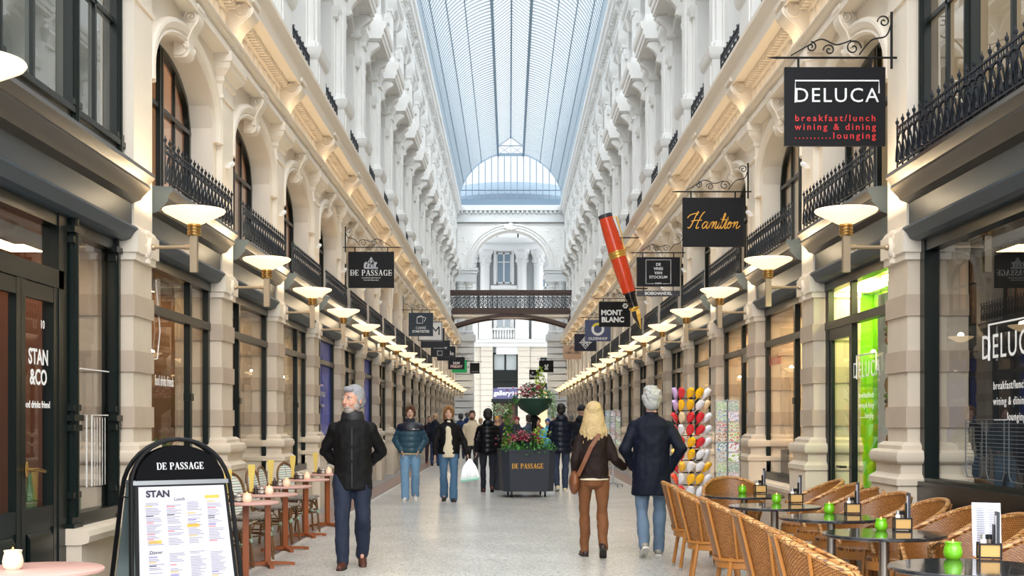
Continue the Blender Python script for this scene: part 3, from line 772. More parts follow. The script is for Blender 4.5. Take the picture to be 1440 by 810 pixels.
for s in (-1, 1):
    m = sg(s)
    for pr in (prof, lant):
        for (xa, za), (xb, zb) in zip(pr, pr[1:]): m.add([(xa, RY0, za), (xa, RY1, za), (xb, RY1, zb), (xb, RY0, zb)], [(0, 1, 2, 3)])
    m.build('roof_glazing', g, roof, ang=1.2)
    m = sg(s); y = RY0
    while y < RY1:
        t = .02
        m.loft([[(x, y-t, z), (x, y+t, z), (x-.035*x/3, y+t, z-.05), (x-.035*x/3, y-t, z-.05)] for x, z in prof])
        m.loft([[(x, y-t, z-.06), (x, y+t, z-.06), (x, y+t, z-.11), (x, y-t, z-.11)] for x, z in lant[1:]])
        y += .42
    m.build('glazing_bars', M_BAR, roof, smooth=False)
    m = sg(s); m.box(LW_-.06, LW_+.06, RY0, RY1, ZS-.12, ZS+.02); m.box(LW_-.03, LW_+.03, RY0, RY1, ZS+.5, ZS+.57)
    m.box(0, .035, RY0, RY1, ZS+1.02, ZS+1.13)
    for i in (3, 6, 9): x, z = prof[i]; m.box(x-.02, x+.02, RY0, RY1, z-.07, z-.03)
    for i in (1,): x, z = prof[i]; m.box(x-.02, x+.02, RY0, RY1, z-.03, z+.02)
    m.build('purlin', M_BEAM, roof, smooth=False)

# ------------------------------------------------------------------ end wall with the arch
we = empty('wall_end', kind='structure'); YE = 80.0
def yprism(mb, prof, y0, y1): mb.loft([[(x, y0, z) for x, z in prof], [(x, y1, z) for x, z in prof]])
m = MB(); n = 32
AR, AZ = 2.42, 10.95
pts = [(AR*math.cos(PI*i/n), AZ+AR*math.sin(PI*i/n)) for i in range(n+1)]
for y, fl in ((YE, False), (YE+.9, True)):
    for i in range(n):
        (xa, za), (xb, zb) = pts[i], pts[i+1]; m.add([(xa, y, za), (xb, y, zb), (xb, y, 14.0), (xa, y, 14.0)], [(3, 2, 1, 0)], flip=not fl)
    for s in (-1, 1): m.add([(s*AR, y, AZ), (s*3.5, y, AZ), (s*3.5, y, 14), (s*AR, y, 14)], [(0, 1, 2, 3)])
for i in range(n): (xa, za), (xb, zb) = pts[i], pts[i+1]; m.add([(xa, YE, za), (xb, YE, zb), (xb, YE+.9, zb), (xa, YE+.9, za)], [(0, 1, 2, 3)])
for s in (-1, 1):
    m.box(s*2.6, s*4.2, YE, YE+.9, 0, 10.95)
m.build('arch_wall', M_WHITE, we, smooth=False)
m = MB()
for off, r in ((.07, .06), (.25, .05), (.42, .07)): m.tube([((AR+off)*math.cos(PI*i/n), YE-.03, AZ+(AR+off)*math.sin(PI*i/n)) for i in range(n+1)], r, 6)
for i in range(9): # crest on the keystone
    a = i*.7; m.ell((.3*math.cos(a)*(i > 3), YE-.1, AZ+AR+.28+.15*math.sin(a)), (.16, .08, .13), 8, 6)
for s in (-1, 1):
    m.box(s*3.3, s*3.36, YE-.06, YE, 11.0, 13.8)
    for i in range(26):   # relief foliage in the spandrels
        x = rnd.uniform(1.7, 3.25); z = rnd.uniform(11.6, 13.6)
        if math.hypot(x, z-AZ) > AR+.6: m.ell((s*x, YE, z), (.07, .03, .12), 6, 4, Matrix.Rotation(rnd.uniform(0, 3), 4, 'Y'))
m.tube([(-3.3, YE-.03, 13.8), (3.3, YE-.03, 13.8)], .04, 6)
m.build('arch_moulding', M_WHITE, we)
m = MB(); yprism(m, [(-3.5, 13.9), (3.5, 13.9), (3.5, 14.85), (-3.5, 14.85)], YE-.12, YE+1)
m.box(-3.5, 3.5, YE-.3, YE, 14.62, 14.95); m.box(-3.5, 3.5, YE-.2, YE, 13.9, 14.0)
for i in range(22): m.box(-3.1+.29*i, -2.97+.29*i, YE-.26, YE, 14.46, 14.62)
for s in (-1, 1):   # impost blocks carried by columns
    m.box(s*2.1, s*3.5, YE-.1, YE+1, 10.72, 11.0); m.box(s*2.05, s*3.5, YE-.16, YE+1, 10.9, 11.06); m.box(s*2.15, s*3.5, YE-.05, YE+1, 10.2, 10.75)
    m.lathe([(.30, 6.9), (.32, 7.05), (.24, 7.15), (.23, 9.8), (.26, 9.85), (.24, 9.95), (.34, 10.2)], 16, (s*2.62, YE+.1, 0))
    m.lathe([(.30, 6.9), (.32, 7.05), (.24, 7.15), (.23, 9.8), (.26, 9.85), (.24, 9.95), (.34, 10.2)], 16, (s*3.2, YE+.0, 0))
    m.box(s*2.2, s*3.6, YE-.2, YE+1, 6.5, 6.9)
    m.box(s*2.35, s*3.6, YE, YE+1.0, 0, 6.6)
    for i in range(15): m.box(s*2.3, s*3.6, YE-.06, YE+1.0, .25+.42*i, .25+.42*i+.37)
m.build('entablature', M_WHITE2, we, ang=.5)
# lunette
w = empty(f'window_{nw()}', kind='structure'); m = MB()
m.box(-3.2, 3.2, YE-.05, YE+.1, 15.0, 15.35); m.tube([(-x, YE, z) for x, z in prof[1:]] + [(x, YE, z) for x, z in reversed(prof[1:])], .06, 4)
m.box(-LW_, LW_, YE-.05, YE+.05, ZS-.08, ZS+.08); m.tube([(-LW_, YE, ZS), (-LW_, YE, ZS+.55), (0, YE, ZS+1.15), (LW_, YE, ZS+.55), (LW_, YE, ZS)], .04, 4)
m.box(-LW_, LW_, YE-.03, YE+.03, ZS+.53, ZS+.58)
for x0, x1 in ((-LW_, 0), (0, LW_)):
    m.tube([(x0, YE, ZS), (x1, YE, ZS+.55)], .018, 4); m.tube([(x0, YE, ZS+.55), (x1, YE, ZS)], .018, 4)
m.tube([(0, YE, ZS), (0, YE, ZS+1.15)], .02, 4)
for i in range(-7, 8):
    x = .4*i; zt = ZC+math.sqrt(max(.2, R0*R0-x*x)) if abs(x) > LW_ else ZS
    m.tube([(x, YE-.03, 15.3), (x, YE-.03, zt)], .035, 4)
for i in (-1, 1): m.box(-3.15, 3.15, YE-.02, YE+.02, 15.9, 15.93)
m.build('window_frame', M_BEAM, w, smooth=False)
gm_ = MB(); q = [(-x, YE+.02, z) for x, z in prof] + [(x, YE+.02, z) for x, z in reversed(prof)]; gm_.add(q, [tuple(range(len(q)))]); gm_.build('glass_pane', g, w, smooth=False)
# slate dome roof of the rotunda beyond
m = MB(); m.M = Matrix.Translation((0, 87, 0)); m.lathe([(6, 15.3), (6, 15.9), (5.6, 16.3), (4.6, 16.9), (3, 17.2), (0, 17.3)], 32)
m.build('roof', mat('slate_roof', '#5E7488', .6), None, kind='structure')

# ------------------------------------------------------------------ facade beyond the arch
wf = empty('wall_far', kind='structure'); YF = 94.0
def fx(px): return (px-716)/1800*YF+CX
def fz(py): return 1.5+(592-py)/1800*YF
m = MB()
m.box(-9, -.95, YF+.3, YF+1.2, 0, 17); m.box(.5, 9, YF+.3, YF+1.2, 0, 17); m.box(-1, .6, YF+.3, YF+1.2, 6.6, 17)
m.build('facade', M_WHITE2, wf, smooth=False)
m = MB()
for a, b in ((-12, fx(676)), (fx(676), fx(693)), (fx(728), fx(745)), (fx(745), 12)):     # rusticated ground storey
    a += .015; dy = 0 if b-a < 2 else .15
    for i in range(18): m.box(a, b, YF-.12+dy, YF+.5, .1+.41*i, .1+.41*i+.37)
    m.box(a, b, YF-.08+dy, YF+.5, 0, 7.3)
m.build('rusticated_storey', mat('grey_sandstone', '#CFC8BB', .8, noise_amt=.08), wf, smooth=False)
m = MB()
m.box(-7, 7, YF-.35, YF+.5, 7.25, 7.5); m.box(-7, 7, YF-.2, YF+.5, 6.95, 7.25); m.box(-1.05, .62, YF-.05, YF+.5, 6.4, 7)
m.box(-7, 7, YF-.3, YF+.6, 14.6, 14.95); m.box(-7, 7, YF-.2, YF+.6, 14.0, 14.6); m.box(-7, 7, YF-.4, YF+.6, 16.5, 16.9)
for i in range(24): m.box(-4+.34*i, -3.85+.34*i, YF-.3, YF+.2, 16.2, 16.5)
for px in (682, 734, 664, 757):
    x = fx(px); m.box(x-.5, x+.5, YF-.45, YF+.5, 7.5, 9.0); m.lathe([(.46, 9.0), (.48, 9.15), (.36, 9.3), (.34, 12.9), (.4, 12.95), (.36, 13.05), (.46, 13.6), (.6, 13.85), (.6, 14.05)], 16, (x, YF-.15, 0))
    for i in range(16): m.ell((x+.4*math.cos(i*PI/8), YF-.15+.4*math.sin(i*PI/8), 13.25+.3*(i % 2)), (.1, .1, .16), 6, 4)
for z0, z1 in ((fz(398), fz(355)), (fz(462), fz(446))):   # window surrounds
    x0, x1 = fx(698), fx(719); m.box(x0-.2, x0, YF-.05, YF+.4, z0-.1, z1+.15); m.box(x1, x1+.2, YF-.05, YF+.4, z0-.1, z1+.15); m.box(x0-.3, x1+.3, YF-.1, YF+.4, z1+.1, z1+.3)
m.box(fx(690), fx(727), YF-.3, YF+.4, fz(407), fz(402))
for i in range(9): m.lathe([(.05, 0), (.08, .25), (.04, .5), (.05, .62)], 8, (fx(692)+.2*i, YF-.25, 7.55))
m.box(fx(690), fx(729), YF-.33, YF-.17, 8.17, 8.3)
for s in (-1, 1):   # arched wings seen obliquely
    m.tube([(s*(2.9+.95*math.cos(PI*i/12)), YF+.1, 11+1.7*math.sin(PI*i/12)) for i in range(7 if s < 0 else 13)], .16, 6)
m.build('facade_ornament', M_WHITE, wf, ang=.5)
def fwin(px0, px1, py0, py1, frame, y=YF+.26, mull=1, bars=(), curtain='#C9D3DB', name=None):
    w = empty(f'window_{nw()}', kind='structure'); m = MB(); x0, x1, z0, z1 = fx(px0), fx(px1), fz(py1), fz(py0)
    m.box(x0, x0+.09, y-.06, y+.04, z0, z1); m.box(x1-.09, x1, y-.06, y+.04, z0, z1); m.box(x0, x1, y-.06, y+.04, z1-.1, z1); m.box(x0, x1, y-.06, y+.04, z0, z0+.1)
    for i in range(1, mull+1): x = x0+(x1-x0)*i/(mull+1); m.box(x-.06, x+.06, y-.06, y+.04, z0, z1)
    for t in bars: m.box(x0, x1, y-.05, y+.03, z0+(z1-z0)*t-.04, z0+(z1-z0)*t+.04)
    m.build('window_frame', frame, w, smooth=False)
    c = MB(); c.add([(x0, y+.02, z0), (x1, y+.02, z0), (x1, y+.02, z1), (x0, y+.02, z1)], [(0, 1, 2, 3)]); c.build('glass_pane', mat('far_glass_'+curtain, curtain, .25), w, smooth=False)
    return w
fwin(698, 719, 355, 398, M_WHITE, bars=(.7,), curtain='#8FA3B4'); fwin(698, 719, 447, 462, M_WHITE, curtain='#B9C3CB'); fwin(690, 745, 334, 343, M_WHITE, curtain='#9DB4CC', mull=2, y=YF+.1)
fwin(693, 728, 496, 522, M_GREEN, curtain='#AEB6B8'); fwin(762, 773, 390, 405, M_WHITE, curtain='#8FA3B4'); fwin(760, 774, 503, 516, M_GREEN, y=YF-.0, curtain='#7D848A')
m = MB(); x0, x1 = fx(693), fx(728)
m.box(x0, x1, YF+.1, YF+.25, fz(522), fz(522)+.05); m.box(x0, x1, YF+.12, YF+.3, fz(533), fz(522)); m.box(x0-.1, x1+.1, YF-.1, YF+.3, fz(536), fz(533)); m.box(x0, x1, YF+.12, YF+.3, fz(545), fz(536)); m.box(x0-.1, x1+.1, YF-.15, YF+.3, fz(566), fz(561))
for x in (x0+.06, x1-.06): m.box(x-.08, x+.08, YF+.05, YF+.3, 0, fz(561))
m.build('shop_surround', M_GREEN, wf, smooth=False)
m = MB(); m.box(x0+.1, x1-.1, YF+.2, YF+.25, 0, fz(566)); m.build('door_recess', mat('warm_dark', '#4A2E22', .6), wf, smooth=False)
m = MB(); m.box(x0, x1, YF-.02, YF+.12, fz(561), fz(546)); sgn = m.build('shop_sign', mat('violet_grey_board', '#5E5C86', .5), smooth=False, label='violet grey shop sign with white lettering over the far green shopfront', cat='sign')
text('gallery', .48, W_TXT, sgn, ((x0+x1)/2-.22, YF-.03, fz(553)), off=.012, ext=.01); text('91', .45, W_TXT, sgn, (x1-.25, YF-.03, fz(554)), ext=.01)
m = MB(); m.box(fx(758), fx(774), YF-.05, YF+.05, 0, fz(540)); m.build('door_recess', mat('lit_doorway', '#D8B878', .6, emit='#FFD890', estr=.6), wf, smooth=False)
m = MB(); m.box(fx(758), fx(774), YF-.3, YF-.1, fz(550), fz(539)); s2 = m.build('shop_sign', M_BLACK, smooth=False, label='black sign above the lit yellow doorway at the far end', cat='sign')
text('shop', .3, W_TXT, s2, (fx(762), YF-.31, fz(546)), ext=.01)

# ------------------------------------------------------------------ footbridge
br = empty('footbridge', (0, 72.7, 0), label='iron footbridge with lattice railing and shallow arch spanning the passage', cat='bridge')
BW = 3.42; M_BR = mat('brown_iron', '#4B3A35', .5, metal=.2)
m = MB(); m.box(-BW, BW, -.8, .8, 7.52, 7.7); m.box(-BW, BW, -.85, -.78, 7.5, 7.82); m.box(-BW, BW, .78, .85, 7.5, 7.82); m.build('deck', M_BR, br, smooth=False)
m = MB(); m.box(-BW, BW, -.8, .8, 7.36, 7.5); m.build('underside', M_CREAM, br, smooth=False)
for y in (-.8, .8):
    m = MB()
    for z, h in ((8.70, .09), (8.80, .05)): m.box(-BW-.05, BW+.05, y-.07, y+.07, z, z+h)
    m.box(-BW, BW, y-.03, y+.03, 7.82, 7.86); m.box(-BW, BW, y-.03, y+.03, 8.55, 8.6)
    m.build('handrail', M_BR, br, smooth=False)
    m = MB(); n = 26; st = 2*BW/n
    for i in range(n+1):
        x = -BW+st*i; m.tube([(x, y, 7.8), (x, y, 8.7)], .02, 4)
        if i < n:
            c = x+st/2
            for z, r in ((8.02, .1), (8.25, .1), (8.46, .07)): m.tube([(c+r*math.cos(2*PI*j/8), y, z+r*math.sin(2*PI*j/8)) for j in range(9)], .016, 4)
            m.tube([(x, y, 7.85), (x+st, y, 8.55)], .012, 4); m.tube([(x+st, y, 7.85), (x, y, 8.55)], .012, 4)
    m.build('railing_lattice', M_IRON, br)
for y in (-.75, .75):
    m = MB(); N = 24
    cur = [(-BW+2*BW*i/N, 6.78+.66*(1-(2*i/N-1)**2)) for i in range(N+1)]
    m.loft([[(x, y-.07, z-.1), (x, y+.07, z-.1), (x, y+.07, z+.08), (x, y-.07, z+.08)] for x, z in cur])
    for s in (-1, 1): m.box(s*BW, s*(BW-.16), y-.08, y+.08, 6.6, 7.45)
    m.build('arch_rib', M_BR, br, smooth=False)
def P(px, py, z):
    """point at height z that the photograph shows at pixel (px, py)"""
    Y = FOC*(CZ-z)/(py-592); return ((px-716)*Y/FOC+CX, Y, z)
# ------------------------------------------------------------------ wall lamps
M_BOWL = mat('opal_glass_lit', '#FFF1D6', .4, emit='#FFD9A0', estr=1.15)
def make_lamp(s):
    r = empty('wall_lamp'); dx = 3.45-3.01          # origin on the wall plane, lamp bowl toward the passage
    m = sg(-s); m.M = Matrix.Diagonal((-s, 1, 1, 1))
    m.lathe([(.055, .0), (.075, .005), (.27, .105), (.285, .125), (.28, .135), (.262, .125), (.07, .025), (.0, .02)], 32, (dx, 0, 3.30)); m.build('lamp_shade', M_BOWL, r)
    m = MB(); m.M = Matrix.Diagonal((-s, 1, 1, 1))
    m.lathe([(.055, 0), (.063, .01), (.063, .02), (.055, .025), (.063, .035), (.063, .045), (.055, .05), (.063, .06), (.063, .075), (.055, .08), (.063, .09), (.06, .105)], 20, (dx, 0, 3.195)); m.build('collar', M_BRASS, r)
    m = MB(); m.M = Matrix.Diagonal((-s, 1, 1, 1))
    m.box(dx-.032, dx+.032, -.032, .032, 2.86, 3.2); m.build('stem', M_CHAMP, r, smooth=False)
    m = MB(); m.M = Matrix.Diagonal((-s, 1, 1, 1))
    m.tube([(0, 0, 3.09), (dx-.03, 0, 3.09)], .017, 8); m.tube([(dx-.09, 0, 3.09), (dx-.03, 0, 3.09)], .024, 8); m.ell((.06, 0, 3.09), (.04, .03, .03)); m.build('arm', M_CHAMP, r)
    m = MB(); m.M = Matrix.Diagonal((-s, 1, 1, 1))
    m.ell((0, 0, 3.09), (.035, .10, .155), 14, 8); m.ell((.03, 0, 3.09), (.03, .055, .09), 12, 6)
    for i in range(10):
        a = 2*PI*i/10; m.ell((.015, .085*math.cos(a), 3.09+.135*math.sin(a)), (.022, .024, .03), 6, 4)
    m.build('rosette', M_CREAM, r)
    l = bpy.data.lights.new('lamp_glow', 'POINT'); l.energy = LAMPW; l.color = (1, .78, .5); l.shadow_soft_size = .07
    lo = link('bulb', l, r); lo.location = (-s*dx, 0, 3.46)
    return r
LN = {-1: 'on the menu-board side', 1: 'on the rattan-chair side'}
for s in (-1, 1):
    L0 = make_lamp(s)
    for k in range(-1, NB):
        L = L0 if k == -1 else copy_tree(L0)
        L.location = (s*3.425, PY(k), 0)
        lab = ('uplighter lamp cut by the left picture edge, nearest the camera' if k == -1 and s < 0 else
               'uplighter lamp mirrored in the large restaurant window, outside its pillar' if k == -1 else f'lit bowl uplighter on the {ORD[k]} banded pillar {LN[s]}')
        tag(L, lab, 'lamp', f'bowl uplighters along the pillars, {SD[s]} wall')
# small white spot cylinders high on the pillars
def spot(s):
    m = MB(); m.M = Matrix.Diagonal((-s, 1, 1, 1)); m.cap((0, 0, 4.5), (.05, 0, 4.5), .018); m.tube([(.05, -.09, 4.50), (.06, .09, 4.56)], .03, 10)
    return m.build('spotlight', M_WHITE)
for s in (-1, 1):
    q = spot(s)
    for k in range(1, 7):
        o = q if k == 1 else q.copy()
        if k > 1: COL.objects.link(o)
        o.location = (s*3.45, PY(k)-.1, 0)
        tag(o, f'small white spotlight high on the {ORD[k]} pillar {LN[s]}', 'spotlight', f'white spotlights on the {SD[s]} pillars')

# ------------------------------------------------------------------ hanging signs
GOLD = mat('gold_lettering', '#D9A13A', .4, metal=.3); RED = mat('red_sign_lettering', '#C4252B', .5); SILV = mat('pale_lettering', '#DCDFE2', .5); ORNG = mat('orange_lettering', '#D9822B', .5)
def spiral(cx, cz, r, turns, start, dirn=1, n=22):
    return [(cx+r*(1-i/n*.85)*math.cos(start+dirn*2*PI*turns*i/n), 0, cz+r*(1-i/n*.85)*math.sin(start+dirn*2*PI*turns*i/n)) for i in range(n+1)]
def sign(s, k, w, h, ztop, label, board='#17181C', gap=.06, scroll=True, dy=0, x0=3.40, mcol=None):
    """projecting sign: bracket on the pillar, board hanging below; local x runs outward from the pillar toward the passage centre"""
    Y = (PY(k) if k is not None else 0)+dy
    r = empty('hanging_sign', (0, Y, 0), label=label, cat='sign')
    f = -s; X = lambda u: s*x0+f*u
    m = MB(); zb = ztop+.09
    m.tube([(X(-.05), 0, zb), (X(gap+w+.06), 0, zb)], .011, 5); m.tube([(X(gap+w+.06), 0, zb), (X(gap+w+.16), 0, zb)], [.014, .002], 5)
    m.tube([(X(.0), 0, zb-.1), (X(.0), 0, zb+.42)], .013, 5)
    if scroll:
        b = gap+w*.45
        pth = [(X(.0), 0, zb+.32), (X(.05), 0, zb+.2), (X(w*.2), 0, zb+.16), (X(w*.32), 0, zb+.03)]
        m.tube([Vector(p) for p in catmull(pth, 6)], .009, 4)
        for (u, z, rr, st, d) in ((.07, zb+.33, .06, 0, 1), (w*.38, zb+.09, .075, PI, -1), (w*.62, zb+.07, .055, 0, 1), (w*.8, zb+.10, .05, PI/2, 1)):
            m.tube([(X(0)+f*(p[0]+0), p[1], p[2]) for p in spiral(u, z, rr, 1.4, st, d)], .008, 4)
        m.tube([Vector(p) for p in catmull([(X(w*.4), 0, zb+.16), (X(w*.55), 0, zb+.12), (X(w*.7), 0, zb+.17), (X(w*.85), 0, zb+.1), (X(w+.0), 0, zb+.02)], 6)], .008, 4)
    for u in (gap+w*.14, gap+w*.86): m.tube([(X(u), 0, zb), (X(u), 0, ztop-.01)], .012, 5)
    m.build('bracket', M_BLACK, r)
    m = MB(); m.box(X(gap), X(gap+w), -.02, .02, ztop-h, ztop)
    bd = m.build('board', mcol or mat('board_'+board, board, .5, spec=.15), r, smooth=False)
    cx = X(gap+w/2); cz = ztop-h/2
    def T(t, size, m_, dx, dz, **kw): kw.setdefault('ext', .003); return text(t, size, m_, bd, (cx+dx, -.024, cz+dz), **kw)
    return r, bd, cx, cz, T
def strokes(bd, pts_list, cx, cz, w, m, name='emblem'):
    mb = MB()
    for pts in pts_list: ribbon(mb, [(cx+x, cz+z) for x, z in pts], w, -.021)
    return mb.build(name, m, bd, smooth=False)
def ring(r, n=20, a0=0, a1=2*PI, ry=None): return [(r*math.cos(a0+(a1-a0)*i/n), (ry or r)*math.sin(a0+(a1-a0)*i/n)) for i in range(n+1)]
# restaurant sign
r, bd, cx, cz, T = sign(1, 0, .92, .72, 4.735, 'large black restaurant sign with white letters and three red lines')
T('DELUCA', .185, SILV, .01, .095, space=1.15, off=.0)
strokes(bd, [[(-.365, .035), (-.365, .235), (.40, .235), (.40, .12)]], cx, cz, .014, SILV)
for t, z in (('breakfast/lunch', -.11), ('wining & dining', -.19), ('..........lounging', -.27)): T(t, .083, RED, .0, z, space=1.4, off=.0008)
# script sign
r, bd, cx, cz, T = sign(1, 2, .90, .72, 4.77, 'black sign with gold handwritten script hanging from the third pillar')
H = [(0, .2), (.15, .05), (.4, .3), (.8, 1.3), (1.15, 2.3), (1.3, 2.35), (1.1, 1.9)]
Hx = [(-.2, 1.5), (.1, 1.9), (.6, 2.1), (1.2, 2.2)]
H2 = [(2.2, 2.4), (1.9, 2.1), (1.5, 1.2), (1.2, .2), (1.35, 0), (1.6, .2)]; Hb = [(.4, 1.05), (1.0, 1.15), (1.9, 1.2)]
A = [(2.75, .85), (2.45, .95), (2.1, .55), (2.1, .1), (2.35, .05), (2.7, .6), (2.85, .95), (2.65, .2), (2.8, 0), (3.05, .35), (3.3, .95), (3.05, 0), (3.35, .75), (3.65, .95), (3.45, 0), (3.8, .8), (4.05, .95), (3.9, .15), (4.05, .0), (4.3, .4), (4.5, .95), (4.3, .15), (4.45, 0), (4.7, .4), (5.2, 1.9), (5.1, 2.15), (4.95, 1.6), (4.75, .2), (4.9, 0), (5.15, .4), (5.65, 1.7), (5.3, .2), (5.45, 0), (5.75, .5), (6.05, .92), (5.8, .85), (5.65, .3), (5.85, .02), (6.15, .4), (6.1, .85), (6.4, .75), (6.7, .95), (6.45, 0), (6.8, .75), (7.1, .95), (6.95, .15), (7.1, 0), (7.5, .4)]
sc_ = .102
strokes(bd, [[((x-3.7+z*.12)*sc_, (z-.9)*sc_) for x, z in catmull(q, 5)] for q in (H, Hx, H2, Hb, A, [(5.05, 1.25), (5.75, 1.3)], [(4.62, 1.3), (4.68, 1.38)])], cx, cz, .012, GOLD, 'lettering')
# bookshop
r, bd, cx, cz, T = sign(1, 4, .87, .59, 4.80, 'dark bookshop sign with a framed four-line name over a narrow second board')
for i, t in enumerate(('DE', 'VRIES', 'VAN', 'STOCKUM')): T(t, .078, SILV, 0, .145-.085*i, off=.001)
T('BOEKEN', .035, SILV, 0, -.235, off=.001)
strokes(bd, [[(-.09, -.24), (-.25, -.24), (-.25, .24), (.25, .24), (.25, -.24), (.09, -.24)]], cx, cz, .009, SILV)
m = MB(); m.box(cx-.435, cx+.435, -.02, .02, 4.01, 4.125)
for u in (-.3, .3): m.tube([(cx+u, 0, 4.12), (cx+u, 0, 4.22)], .01, 5)
b2 = m.build('lower_board', mat('board_navy', '#20222E', .4), r, smooth=False); text('BOEKHANDEL', .085, SILV, b2, (cx, -.024, 4.068), off=.002, ext=.003)
# pen shop sign + giant pen
r, bd, cx, cz, T = sign(1, 7, .89, .72, 4.89, 'black pen shop sign with bold white two-line name and a small star')
T('MONT', .20, SILV, -.09, .04, off=.009); T('BLANC', .20, SILV, -.055, -.16, off=.009)
strokes(bd, [[(.3+.075*math.cos(a), .24+.075*math.sin(a)), (.3-.075*math.cos(a), .24-.075*math.sin(a))] for a in (0, PI/3, 2*PI/3)], cx, cz, .05, SILV)
r, bd, cx, cz, T = sign(1, 9, .87, .72, 4.92, 'slate blue sign with a large letter O and grey-white name', board='#4D5674')
T('OLDENHOF', .12, SILV, 0, -.27, off=.003)
strokes(bd, [ring(.175, 20, PI*.85, PI*2.15)], cx, cz+.05, .085, SILV); strokes(bd, [ring(.175, 14, PI*.15, PI*.85)], cx, cz+.05, .085, mat('yellow_lettering', '#D9C53A', .5))
r, bd, cx, cz, T = sign(1, 11, .87, .68, 4.93, 'dark navy sign with a white ornate diamond emblem', board='#2A2C3A')
strokes(bd, [[(0, .24), (.2, 0), (0, -.24), (-.2, 0), (0, .24)], [(0, .15), (.12, 0), (0, -.15), (-.12, 0), (0, .15)], [(-.1, -.12), (.1, .12)], [(.1, -.12), (-.1, .12)], [(-.25, 0), (.25, 0)]], cx, cz, .035, SILV)
r, bd, cx, cz, T = sign(1, 14, .87, .66, 5.1, 'tan coloured sign with thin dark capitals and a small crown mark', board='#B99B84')
T('VAN LIER', .16, M_BLACK, 0, -.02); strokes(bd, [ring(.09, 10, 0, PI), ring(.14, 10, 0, PI)], cx, cz+.12, .02, M_BLACK)
r, bd, cx, cz, T = sign(1, 18, .85, .70, 5.05, 'black square sign with a white crest beside the far right pillar', gap=.9, scroll=False)
strokes(bd, [[(-.1, -.15), (.12, -.15)], [(0, -.1), (-.08, .1)], [(.03, -.1), (.1, .12)]], cx, cz, .09, SILV)
r, bd, cx, cz, T = sign(1, 19, .62, .6, 4.65, 'small black sign with white script just below the crest sign', gap=1.65, scroll=False)
T('Beers', .24, SILV, 0, -.1, off=.006); T('&', .2, SILV, -.1, .12)
# left signs
r, bd, cx, cz, T = sign(-1, 4, .92, .73, 4.91, 'dark grey sign of the arcade with a crown emblem and white serif name')
mb = MB(); serif(mb, 'DE PASSAGE', .115, cx, cz-.06, -.021); mb.build('lettering', SILV, bd, smooth=False)
T('SHOPPING HERITAGE OF', .034, SILV, 0, -.165); T('THE NETHERLANDS', .034, SILV, 0, -.21)
strokes(bd, [[(-.42, -.065), (-.36, -.065)], [(.36, -.065), (.42, -.065)]], cx, cz, .012, SILV)
mb = MB()
for q in (-.1, -.03, .04, .1): ribbon(mb, [(cx+q-.03, cz+.04), (cx+q-.02, cz+.12), (cx+q+.01, cz+.15)], .045, -.021)
ribbon(mb, [(cx-.14, cz+.035), (cx+.14, cz+.035)], .03, -.021); ribbon(mb, [(cx-.06, cz+.13), (cx, cz+.24), (cx+.06, cz+.13)], .04, -.021); ribbon(mb, [(cx, cz+.1), (cx, cz+.2)], .07, -.021)
mb.build('emblem', mat('grey_emblem', '#A8ADB8', .5), bd, smooth=False)
r, bd, cx, cz, T = sign(-1, 8, .76, .73, 4.87, 'slate sign with a line-drawn cup over two lines of white letters', board='#37414C', gap=.17)
T('CARRÉ', .105, SILV, 0, -.11); T("D'ARTISTES", .105, SILV, 0, -.22, off=.003)
strokes(bd, [[(-.12, .0), (-.12, .18), (.06, .2), (.06, .0), (-.12, .0)], [(.06, .2), (.16, .16), (.1, .05)], [(-.1, .2), (.02, .23), (.05, .19)]], cx, cz+.04, .018, SILV)
r, bd, cx, cz, T = sign(-1, 9, .84, .66, 4.87, 'white framed sign with a bold black letter partly behind the cup sign', board='#D8DADC', gap=.2)
T('M', .42, M_BLACK, .19, -.0, off=.0); strokes(bd, [[(-.4, -.31), (.4, -.31), (.4, .31), (-.4, .31), (-.4, -.31)]], cx, cz, .03, M_BLACK)
r, bd, cx, cz, T = sign(-1, 10, .87, .72, 4.9, 'charcoal sign mostly hidden behind the white framed sign', board='#30343E'); T('arts', .1, SILV, .3, 0)
r, bd, cx, cz, T = sign(-1, 12, .80, .70, 4.9, 'charcoal sign with a pale square emblem under a small name', board='#2B3038', gap=.0)
T('bookaway', .14, SILV, .0, .05, off=.002); strokes(bd, [[(-.12, -.1), (.08, -.1), (.08, -.28), (-.12, -.28), (-.12, -.1)]], cx, cz-.0, .02, SILV)
r, bd, cx, cz, T = sign(-1, 13, .83, .64, 4.85, 'charcoal sign with large pale serif lettering', board='#2B2F37'); T('parole', .27, SILV, 0, -.0, off=.002)
r, bd, cx, cz, T = sign(-1, 16, .87, .66, 4.9, 'very dark sign with two bold lines of pale letters', board='#22252B'); T('SAM', .19, SILV, 0, .0, off=.006); T('FRIDAY', .19, mat('pinkish_lettering', '#E3C4C4', .5), 0, -.18, off=.006)
r, bd, cx, cz, T = sign(-1, 17, .84, .72, 4.92, 'bright green sign peeping out behind the dark two-line sign', board='#2FA566', gap=.1, scroll=False)
T('+', .2, SILV, .2, -.1)
r, bd, cx, cz, T = sign(-1, 18, .56, .62, 4.9, 'small black sign in front of the far end wall, after the green one', board='#26282C', gap=1.0, scroll=False); T('HET ATELIER', .07, SILV, 0, -.2)
